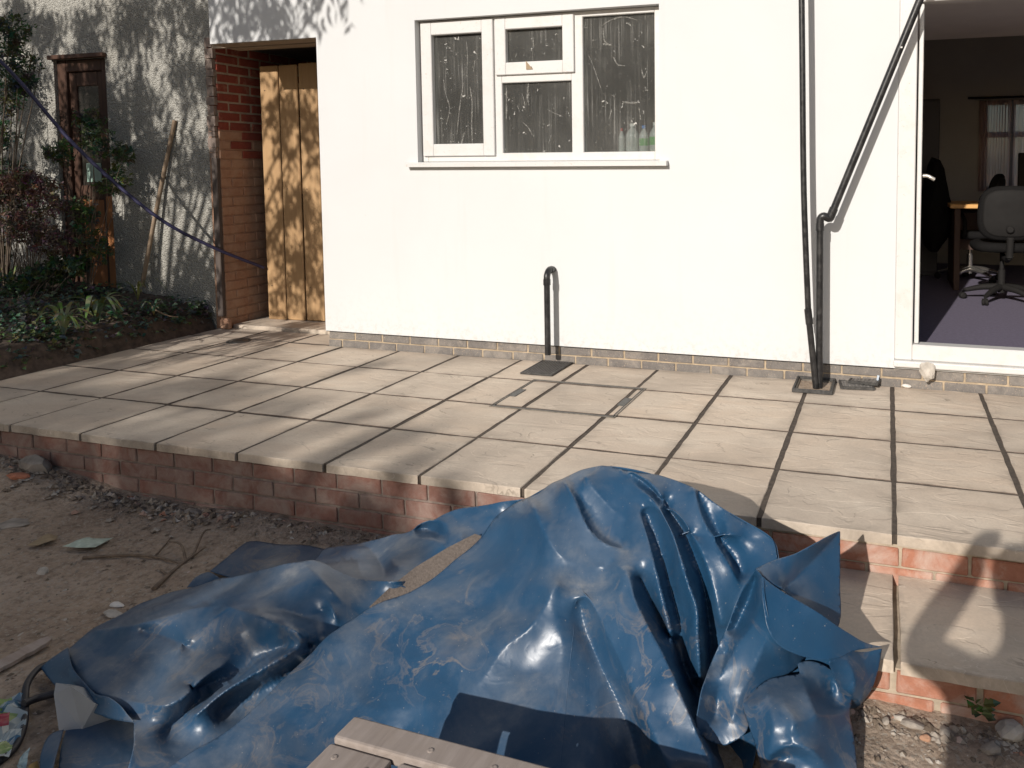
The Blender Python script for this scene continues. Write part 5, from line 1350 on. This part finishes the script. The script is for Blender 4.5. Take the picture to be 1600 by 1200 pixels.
def shrub(name, label, base, blobs, mat, n, L, W, seed, stemmat='twig', zbias=0.3, cat='shrub', stems=7, stem_r=0.008, droop=0.0):
    """blobs: (centre, radii) in metres; leaves grow on twigs towards each blob"""
    r = random.Random(seed)
    t = empty(name, base, label, cat)
    st = MB(); lv = Leaves(); B = Vector(base)
    for c, rad in blobs:
        c = Vector(c)
        for k in range(stems):
            e = c+Vector((r.uniform(-1, 1)*rad[0], r.uniform(-1, 1)*rad[1], r.uniform(-.6, 1)*rad[2]))-B
            mid = e*0.5+Vector((r.uniform(-.06, .06), r.uniform(-.06, .06), r.uniform(0, .08)))
            P = bez([(0, 0, -0.03), mid, e], 5)
            st.tube(P, stem_r, 5, False, [stem_r*(1-0.75*i/(len(P)-1)) for i in range(len(P))])
        cl = [c+Vector((rad[0]*a.x, rad[1]*a.y, rad[2]*a.z))*(r.random()**0.45) for a in (rdir(r) for _ in range(max(4, n//(14*len(blobs)))))]
        for _ in range(n//len(blobs)):
            q = r.choice(cl)
            p = q+rdir(r)*r.random()*0.4*min(rad)-B
            d = rdir(r, zbias); d.z -= droop
            lv.leaf(p, d, rdir(r, 1.2), L*r.uniform(.6, 1.25), W*r.uniform(.7, 1.2), 0.2, r.uniform(0, .35))
    st.build('stems', M[stemmat], t)
    lv.build('foliage', M[mat], t)
    return t
def Yp(*a): return a
shrub('evergreen_shrub', 'dark evergreen shrub at the upper left corner in front of the grey wall', (-2.7104, -0.1000, 0.2077),
      [((-2.2641, -0.2500, 2.3252), (.12, .16, .14)), ((-2.3156, -0.2000, 2.1164), (.15, .16, .16)), ((-2.5522, -0.1500, 1.8579), (.17, .18, .16)), ((-2.7136, -0.1000, 1.5348), (.16, .16, .15)), ((-2.8985, -0.1000, 2.0780), (.18, .2, .3)), ((-2.2069, -0.2000, 1.9408), (.07, .1, .1)), ((-2.7224, -0.0500, 1.2253), (.2, .12, .17)), ((-2.6443, 0.0000, 0.8835), (.2, .12, .2)), ((-3.0419, 0.0000, 0.5554), (.2, .12, .2))], 'leaf_dark', 6800, 0.042, 0.016, 21, 'bark', 0.2, stems=2, stem_r=0.008)
shrub('climbing_shrub', 'loose yellow green shrub growing in front of the old brown door', (-1.9808, 0.0200, 0.2204),
      [((-2.2513, 0.0800, 1.4306), (.13, .10, .10)), ((-1.8921, 0.1000, 1.5037), (.17, .10, .13)), ((-1.6547, 0.1200, 1.3996), (.11, .08, .12)), ((-1.7439, 0.1000, 1.1966), (.16, .1, .12)), ((-2.0033, 0.0500, 0.9407), (.10, .1, .2)), ((-1.8863, 0.0500, 0.6596), (.13, .1, .15)), ((-1.9478, 0.1000, 1.6831), (.12, .08, .07))], 'leaf', 3000, 0.042, 0.018, 22, 'twig', 0.1, stems=2, stem_r=0.004)
shrub('brown_shrub', 'dry reddish brown shrub at the left edge below the evergreen', (-2.3737, -0.1500, 0.1795),
      [((-2.3285, -0.1500, 1.1753), (.17, .12, .13)), ((-2.1744, -0.1200, 1.0490), (.18, .13, .16)), ((-2.4252, -0.1500, 0.8449), (.20, .13, .16)), ((-2.1593, -0.1000, 0.7186), (.17, .12, .14)), ((-2.5455, -0.1500, 1.0987), (.15, .12, .14))], 'leaf_dry', 5200, 0.036, 0.015, 23, 'twig', 0.0, stems=8, stem_r=0.0032)
shrub('low_green_bush', 'low dark green bush on the soil bank at the left edge', (-2.0456, -0.4500, 0.0531),
      [((-2.3115, -0.3000, 0.3591), (.22, .16, .10)), ((-2.1444, -0.1500, 0.4449), (.20, .14, .10)), ((-2.0375, -0.0500, 0.5122), (.16, .12, .09)), ((-2.2291, -0.5000, 0.1503), (.16, .16, .10))], 'leaf', 2600, 0.05, 0.024, 24, 'twig', 0.5, stems=6, stem_r=0.005)
def ground_plants():
    r = random.Random(5); lv = Leaves(); st = MB()
    spots = [((-1.3448, -0.9990, 0.1000), .22, 260), ((-0.9433, -1.1578, 0.0400), .10, 60), ((-0.9995, -0.8978, 0.1200), .17, 150), ((-0.8977, -1.2626, 0.0300), .08, 60), ((-0.9773, -0.7621, 0.2000), .15, 150), ((-1.3532, -0.7441, 0.2200), .20, 260), ((-0.7075, -0.8228, 0.1000), .07, 30), ((-0.9611, -0.3256, 0.3000), .18, 230), ((-0.9639, -0.0053, 0.2700), .15, 190), ((-0.9746, -0.4191, 0.2000), .09, 70), ((-1.2986, -0.2756, 0.3000), .18, 200), ((-1.0247, 0.2538, 0.2500), .07, 60), ((-1.7334, -0.6684, 0.3000), .25, 300), ((-1.1854, 0.0262, 0.3300), .16, 160), ((-1.8466, -0.0494, 0.3400), .2, 220), ((-1.1388, -0.9421, 0.1000), .12, 90)]
    for c, s, n in spots:
        for _ in range(n):
            x, y = c[0]+r.gauss(0, s*.6), c[1]+r.gauss(0, s*.75)
            if x > PL-0.03: continue
            y = min(y, 0.27)
            z = bank_z(x, y)+r.random()**1.5*0.09+0.008
            a = r.uniform(0, 6.3)
            d = Vector((math.cos(a), math.sin(a), r.uniform(-.5, .5)))
            k = r.uniform(.55, 1.2)
            lv.leaf((x, y, z), d, (r.gauss(0, .4), r.gauss(0, .4)-.3, 1), .046*k, .036*k, .18, .2)
    return lv
tag(ground_plants().build('ground_ivy', M['leaf_ivy']), kind='stuff')
def strap_plant(base, n, L, seed, label, mat='leaf', W=0.022):
    r = random.Random(seed); lv = Leaves()
    for k in range(n):
        a = r.uniform(0, 6.3); s = L*r.uniform(.6, 1.15); u = Vector((math.cos(a), math.sin(a)*.8, 0))
        lv.strap([(0, 0, -.02), u*s*.25+Vector((0, 0, s*.55)), u*s*.62+Vector((0, 0, s*.66)), u*s*1.0+Vector((0, 0, s*r.uniform(.2, .55)))], W*r.uniform(.7, 1.2))
    t = empty('strap_leaf_plant', base, label, 'plant', 'strap leaf plants on the soil bank')
    lv.build('leaves', M[mat], t)
    return t
strap_plant((-1.0091, -0.6385, 0.2400), 16, 0.24, 31, 'strap leaved plant with broad blades in the middle of the soil bank', W=0.034)
strap_plant((-0.9989, -0.8733, 0.2000), 13, 0.25, 32, 'yellowing strap leaved plant arching towards the patio, left of the broader one', 'leaf_yellow')
strap_plant((-1.2695, -0.1201, 0.3000), 10, 0.2, 33, 'thin arching plant at the foot of the leaning cane', 'leaf_yellow', 0.013)
strap_plant((-2.7691, -0.0046, 0.3500), 10, 0.22, 34, 'upright pale bladed plant at the left edge under the brown shrub', 'leaf_yellow', 0.02)
strap_plant((-0.8915, -0.3114, 0.2400), 8, 0.12, 35, 'small tuft of blades on the bank below the leaning cane', 'leaf', 0.014)
twig('bank_twig', [(-0.9917, -0.2358, 0.2500), (-0.8716, -0.2163, 0.2000), (-0.8471, -0.1533, 0.1800)], 0.006, 'bare pale twig lying on the dark soil bank', 'cane')
wd = empty('weed', (4.4490, -2.3506, -0.2900), 'small green weed growing at the foot of the lower step', 'weed')
lv = Leaves(); r6 = random.Random(3)
for k in range(16):
    a = r6.uniform(0, 6.3); lv.leaf((0.03*math.cos(a)*r6.random(), 0.03*math.sin(a)*r6.random(), 0.01+0.06*r6.random()), (math.cos(a), math.sin(a), .35), (0, -.4, 1), 0.034*r6.uniform(.7, 1.3), 0.028, .15, .2)
lv.build('leaves', M['leaf'], wd)

# trees and an added leafy screen behind the photographer: they stand outside the frame and throw the dappled shade
def tree(name, label, base, trunk_top, blobs, mat, n, L, W, seed, hang=0.0, cat='tree', twigs=10):
    r = random.Random(seed)
    t = empty(name, base, label, cat); B = Vector(base)
    tr = MB(); P = bez([(0, 0, -0.1), (Vector(trunk_top)-B)*0.5+Vector((.06, .03, 0)), Vector(trunk_top)-B], 6)
    tr.tube(P, .11, 10, True, [.13*(1-.55*i/(len(P)-1)) for i in range(len(P))])
    lv = Leaves(); top = Vector(trunk_top)-B
    for c, rad, share in blobs:
        c = Vector(c)-B
        tr.tube(bez([top*0.8, (top*.8+c)*.5+Vector((0, 0, .15)), c], 5), .035, 6, True, [.045*(1-.12*i) if i < 7 else .012 for i in range(11)])
        ends = []
        for k in range(twigs):
            a = rdir(r); e = c+Vector((a.x*rad[0], a.y*rad[1], a.z*rad[2]))*r.uniform(.4, 1)
            m_ = (c+e)*.5+Vector((0, 0, .08))
            Q = bez([c, m_, e, e+Vector((r.gauss(0, .05), r.gauss(0, .05), -.25*hang*r.random()))], 4)
            tr.tube(Q, .008, 5, False, [.010*(1-.8*i/(len(Q)-1)) for i in range(len(Q))])
            ends += Q[3:]
        for _ in range(int(n*share)):
            q = r.choice(ends)+Vector((r.gauss(0, .05), r.gauss(0, .05), r.gauss(0, .06)))
            d = rdir(r); d.z -= hang*1.8
            lv.leaf(q, d, rdir(r, .5), L*r.uniform(.6, 1.25), W*r.uniform(.7, 1.25), .12, r.uniform(0, .2))
    tr.build('trunk', M['bark'], t); lv.build('crown', M[mat], t)
    return t
bl = []
rt_ = random.Random(8)
for i in range(6):
    for k in range(5):
        x = -4.1+0.62*i+rt_.uniform(-.15, .15); z = 1.55+0.62*k+rt_.uniform(-.15, .15)
        bl.append(((x, -3.05+rt_.uniform(-.25, .25), z), (.42, .4, .40), (.040 if k else .034)*(1.25 if i < 4 else .8)))
bl.append(((-0.62, -3.0, 3.72), (.42, .35, .26), .03))
bl.append(((-0.15, -3.0, 3.85), (.26, .3, .20), .010))
hanging = tree('hanging_tree', 'small tree with drooping leaves beside the patio, outside the frame', (-2.4, -4.2, -0.3), (-2.3, -3.7, 2.0), bl,
     'leaf', 15000, 0.115, 0.028, 61, hang=0.9, twigs=12)
def shade_screen(name, label, x0, x1, y, h0, h1, seed, n):
    r = random.Random(seed); t = empty(name, ((x0+x1)/2, y, -0.3), label, 'shade_screen')
    lv = Leaves(); tr = MB()
    for k in range(int((x1-x0)/0.8)):
        x = x0-(x0+x1)/2+0.8*(k+.5); tr.tube([(x, 0, 0), (x+r.uniform(-.1, .1), 0, h0*.93)], .06, 6)
    for _ in range(n):
        x = r.uniform(x0, x1); edge = sstep(x1, x1-2.6, x)
        top = (h0+(h1-h0)*(.5+.5*noise.noise(Vector((x*2.1, seed, 0)))))*(0.95+.05*edge)
        z = top*(1-r.random()**1.25)
        if z <= 7.28 and r.random() > .2+.8*sstep(x1, x1-1.1, x): continue
        if z > 7.28 and r.random() > (0.05+.40*edge)*(1.1-sstep(7.3, 8.2, z)): continue
        lv.leaf((x-(x0+x1)/2, r.gauss(0, .4), z), rdir(r), rdir(r), .30*r.uniform(.6, 1.2), .20*r.uniform(.7, 1.2), .1, .1)
    tr.build('trunk', M['bark'], t); lv.build('foliage', M['leaf_dark'], t)
shade_screen('tall_shade_screen', 'tall leafy screen added far behind, outside the frame, shaped to throw soft shade', -12.0, -0.1, -17.0, 7.5, 8.1, 5, 22000)


# ------------------------------------------------------------------ inside the office
M['chair_black'] = simple('black_chair_fabric', (0.010, 0.0095, 0.0095), 0.9, 0.15, 60, 0.3, 300, spec=0.1)
M['chair_plastic'] = simple('black_chair_plastic', (0.014, 0.013, 0.0125), 0.75, 0.1, 30, spec=0.2)
M['chrome'] = simple('chair_chrome', (0.5, 0.48, 0.45), 0.25, 0.1, 20, metal=0.9)
def office_chair(loc_, rz, label, back_h=0.40, base='chair_plastic', back_z=0.50, arm=False):
    t = empty('office_chair', loc_, label, 'office chair', 'black office chairs in the office', rz)
    # five star base
    for k in range(5):
        a = 2*math.pi*k/5+0.35
        M_ = Matrix.Rotation(a, 4, 'Z')
        mb = MB(); mb.tube([M_ @ Vector(p) for p in bez([(0.02, 0, .115), (0.14, 0, .105), (0.28, 0, .068)], 4)], .02, 8, True, [.028, .027, .026, .025, .024, .022, .02, .018, .016])
        mb.build('base_leg', M[base], t)
        p = M_ @ Vector((0.285, 0, 0.027))
        cs = MB(); W_ = Matrix.Translation(p) @ Matrix.Rotation(a+0.5, 4, 'Z') @ Matrix.Rotation(R(90), 4, 'X')
        cs.lathe([(0.012, -.024), (.027, -.02), (.027, -.004), (.012, -.003), (.012, .003), (.027, .004), (.027, .02), (.012, .024)], n=14, M=W_)
        cs.tube([p, p+Vector((0, 0, .04))], .008, 6)
        cs.build('caster', M['chair_plastic'], t)
    MB().tube([(0, 0, .07), (0, 0, .25)], .027, 14).tube([(0, 0, .24), (0, 0, .40)], .017, 12).build('gas_column', M[base if base == 'chrome' else 'chair_plastic'], t)
    # seat, thick cushion with a rounded outline
    sv, n_ = [], 28
    def sup(a, rx, ry, e): 
        c_, s_ = math.cos(a), math.sin(a); return (rx*math.copysign(abs(c_)**e, c_), ry*math.copysign(abs(s_)**e, s_))
    st = MB()
    prof = [(.6, .40), (.93, .41), (1.0, .435), (.98, .465), (.85, .48), (.4, .482)]
    V_ = [(*sup(2*math.pi*k/n_, .235*s_, .225*s_, .62), z_) for s_, z_ in prof for k in range(n_)]
    F_ = [(i*n_+k, i*n_+(k+1) % n_, (i+1)*n_+(k+1) % n_, (i+1)*n_+k) for i in range(5) for k in range(n_)]+[tuple(range(n_))[::-1], tuple(range(5*n_, 6*n_))]
    st.add(V_, F_, True); st.build('seat', M['chair_black'], t)
    # backrest, curved shell: local -y is the back of the chair
    prof = [(.5, -.028), (.92, -.03), (1.0, -.012), (1.0, .012), (.9, .03), (.4, .032)]
    V_ = []
    for s_, y_ in prof:
        for k in range(n_):
            x_, z_ = sup(2*math.pi*k/n_, .225*s_, back_h/2*s_, .6)
            V_.append((x_*(1-.12*(z_ > 0)*z_/back_h), -.235+y_+.35*x_*x_*1.6-.05*z_, back_z+back_h/2+z_))
    MB().add(V_, F_, True).build('backrest', M['chair_black'], t)
    V2 = []
    for s_, y_ in [(.3, -.034), (.8, -.038), (.86, -.03), (.86, -.02), (.5, -.02), (.3, -.02)]:
        for k in range(n_):
            x_, z_ = sup(2*math.pi*k/n_, .225*s_, back_h/2*s_, .6)
            V2.append((x_, -.235+y_+.35*x_*x_*1.6-.05*z_, back_z+back_h/2+z_))
    bs = MB().add(V2, F_, True).build('back_shell', M['chair_plastic'], t)
    MB().lathe([(.03, 0), (.03, .014), (.02, .02)], n=16, M=Matrix.Translation((0, -.268, back_z+.09)) @ Matrix.Rotation(R(90), 4, 'X')).build('knob', M['chair_plastic'], t)
    # bellows of the back support
    prof = []
    for k in range(9): prof += [(.030, k*.018), (.023, k*.018+.009)]
    bl = MB().lathe(prof, n=14, M=Matrix.Translation((0, -.275, back_z-.12)) @ Matrix.Rotation(0.12, 4, 'X'))
    bl.tube([(0, -.27, back_z-.12), (0, -.2, back_z-.15), (0, -.02, back_z-.135)], .022, 10)
    bl.build('back_support', M['chair_plastic'], t)
    if arm:
        for s_ in (-1, 1):
            MB().tube(bez([(s_*.2, -.02, .42), (s_*.29, -.02, .44), (s_*.3, -.02, .58), (s_*.3, .02, .66)], 5), .016, 8).bevbox((s_*.3-.035, -.12, .655), (s_*.3+.035, .13, .69), .012).build('armrest', M['chair_plastic'], t)
    return t
office_chair((5.06, 2.02, 0.2), 0.06, 'black office chair with its back to the door, nearest inside the office', 0.42)
office_chair((4.93, 3.15, 0.2), 1.25, 'black office chair on a chrome base, behind the nearest chair', 0.5, 'chrome', 0.5, True)
coat = lump('black_coat', (4.60, 2.9, 0.92), (0.16, 0.2, 0.42), M['chair_black'], 51, 3, 0.15)
coat.data.transform(Matrix.Identity(4))
tag(coat, 'dark coat shape hanging beside the cupboard behind the door handle', 'coat')
cup = empty('cupboard', (4.46, 3.4, 0.2), 'tall dark cupboard at the left inside the office', 'cupboard')
MB().bevbox((-0.25, 0, 0), (0.20, 0.6, 1.72), 0.006).build('carcass', simple('dark_cupboard', (0.045, 0.042, 0.048), 0.6, 0.1, 6), cup)
MB().bevbox((-0.245, -0.02, 0.04), (0.195, -0.0015, 1.7), 0.004).build('cupboard_door', simple('dark_cupboard_door', (0.055, 0.05, 0.056), 0.6, 0.1, 6), cup)
M['desk_dark'] = simple('brown_desk_panel', (0.06, 0.028, 0.017), 0.6)
dk = empty('desk', (5.4, 2.75, 0.2), 'office desk with an orange wood top behind the nearest chair', 'desk')
MB().bevbox((-0.70, -0.30, 0.71), (1.2, 0.45, 0.745), 0.006).build('desktop', M['desk_wood'], dk)
for x in (-0.66, 1.1): MB().bevbox((x, -0.25, 0), (x+0.05, 0.4, 0.709), 0.004).build('desk_leg', M['desk_dark'], dk)
MB().bevbox((-0.60, 0.3, 0.3), (1.1, 0.32, 0.708), 0.003).build('modesty_panel', M['desk_dark'], dk)
mo = empty('monitor', (5.55, 2.85, 0.945), 'black computer monitor on the desk', 'monitor')
MB().bevbox((-0.27, -0.02, 0.09), (0.27, 0.02, 0.44), 0.008).build('screen_housing', M['chair_plastic'], mo)
MB().bevbox((-0.03, 0.0, 0.008), (0.03, 0.03, 0.12), 0.004).bevbox((-0.12, -0.08, 0.0005), (0.12, 0.08, 0.01), 0.003).build('stand', M['chair_plastic'], mo)
# window with net curtains at the far end of the office
fw = MB()
ring(fw, 5.162, 6.398, 1.002, 1.978, 0.05, 4.52, 4.58)
for x in (5.43, 5.95): fw.bevbox((x, 4.522, 1.05), (x+0.06, 4.578, 1.93), 0.004)
fw.bevbox((5.21, 4.524, 1.58), (6.35, 4.576, 1.64), 0.004)
fw.build('far_window', simple('blue_grey_frame', (0.16, 0.18, 0.23), 0.5), house)
def mat_net():
    t = NT('net_curtain'); t.fin((0.75, 0.64, 0.60), 0.9)
    tl = t.n('ShaderNodeBsdfTranslucent'); tl.inputs[0].default_value = (0.92, 0.78, 0.72, 1)
    mx = t.n('ShaderNodeMixShader'); mx.inputs[0].default_value = 0.75
    t.l(t.b.outputs[0], mx.inputs[1]); t.l(tl.outputs[0], mx.inputs[2])
    ts = t.n('ShaderNodeBsdfTransparent'); m2 = t.n('ShaderNodeMixShader'); m2.inputs[0].default_value = 0.35
    t.l(mx.outputs[0], m2.inputs[1]); t.l(ts.outputs[0], m2.inputs[2]); t.l(m2.outputs[0], t.out.inputs[0])
    return t.m
def curtain(x0, x1, label):
    n_ = 70; vs_ = []
    for i in range(n_+1):
        x = x0+(x1-x0)*i/n_; y = 4.43+0.028*math.sin(i*.95)+.014*math.sin(i*2.3+1)
        vs_ += [(x, y, 1.0), (x+0.01*math.sin(i), y, 1.97)]
    o = raw('curtain', vs_, [(2*i, 2*i+2, 2*i+3, 2*i+1) for i in range(n_)], M['net'], smooth=True)
    s = o.modifiers.new('t', 'SOLIDIFY'); s.thickness = 0.002
    tag(o, label, 'curtain')
M['net'] = mat_net()
curtain(5.12, 5.42, 'left net curtain of the far office window, gathered in folds')
curtain(5.46, 6.2, 'right net curtain of the far office window')
MB().tube([(5.0, 4.42, 2.0), (6.5, 4.42, 2.0)], 0.012, 8).build('curtain_rail', M['chair_plastic'], house)
# ------------------------------------------------------------------ the photographer, who stands behind the camera and throws a shadow on the step
def person(name, joints, bones, label, mats):
    t = empty(name, (4.10, -4.93, -0.3), label, 'person')
    me = bpy.data.meshes.new('body')
    names = list(joints); ix = {k: i for i, k in enumerate(names)}
    me.from_pydata([joints[k][0] for k in names], [(ix[a], ix[b]) for a, b in bones], [])
    me.materials.append(mats)
    o = link('body', me, t)
    bm = bmesh.new(); bm.from_mesh(me); bm.verts.layers.skin.verify(); bm.to_mesh(me); bm.free()
    sk = o.modifiers.new('skin', 'SKIN'); sk.use_smooth_shade = True
    for k in names:
        sv = me.skin_vertices[0].data[ix[k]]
        r_ = joints[k][1]; sv.radius = (r_, r_) if not hasattr(r_, '__len__') else r_
        sv.use_root = (k == 'pelvis')
    sb = o.modifiers.new('sub', 'SUBSURF'); sb.levels = 2; sb.render_levels = 2
    return t, o
# local metres, feet at 0, facing +y
J = {'pelvis': ((0, 0, .90), (.18, .15)), 'waist': ((0, 0, 1.05), (.165, .14)), 'chest': ((0, .0, 1.25), (.17, .15)), 'neck0': ((0, .0, 1.39), .075), 'neck': ((0, .02, 1.44), .055),
     'head0': ((0, .045, 1.52), .075), 'head1': ((0, .055, 1.60), .085), 'crown': ((0, .05, 1.665), .06)}
Bn = [('pelvis', 'waist'), ('waist', 'chest'), ('chest', 'neck0'), ('neck0', 'neck'), ('neck', 'head0'), ('head0', 'head1'), ('head1', 'crown')]
for s_, q in ((-1, 'l'), (1, 'r')):
    J.update({'sh'+q: ((s_*.17, 0, 1.35), .065), 'el'+q: ((s_*.275, .08, 1.36), .062), 'wr'+q: ((s_*.135, .22, 1.55), .048), 'pa'+q: ((s_*.14, .245, 1.60), .045),
              'hip'+q: ((s_*.095, 0, .84), .095), 'kn'+q: ((s_*.12, .02, .47), .062), 'an'+q: ((s_*.14, -.02, .08), .045), 'to'+q: ((s_*.16, .15, .035), .035)})
    Bn += [('chest', 'sh'+q), ('sh'+q, 'el'+q), ('el'+q, 'wr'+q), ('wr'+q, 'pa'+q), ('pelvis', 'hip'+q), ('hip'+q, 'kn'+q), ('kn'+q, 'an'+q), ('an'+q, 'to'+q)]
    for f_, (dx, dz, L_) in enumerate(((0, .03, .055), (0, .012, .06), (0, -.006, .055), (0, -.022, .045))):
        a_ = 'f%d%s' % (f_, q); b_ = 'g%d%s' % (f_, q)
        J[a_] = ((s_*.085, .265, 1.63+dz), .0095); J[b_] = ((s_*(.075-L_*.7), .275, 1.63+dz), .0085)
        Bn += [('pa'+q, a_), (a_, b_)]
    J['th'+q] = ((s_*.075, .235, 1.595), .0115); J['tt'+q] = ((s_*.045, .24, 1.59), .0095)
    Bn += [('pa'+q, 'th'+q), ('th'+q, 'tt'+q)]
M['jacket'] = simple('dark_jacket', (0.05, 0.055, 0.07), 0.9)
ph, body = person('person', J, Bn, 'person standing behind the viewpoint with both elbows raised, holding a small camera', M['jacket'])
hd_ = MB().lathe([(.04, -.13), (.085, -.08), (.105, 0), (.10, .05), (.07, .10), (.02, .12)], (0, .055, 1.60), 18)
hd_.build('hair', M['jacket'], ph)
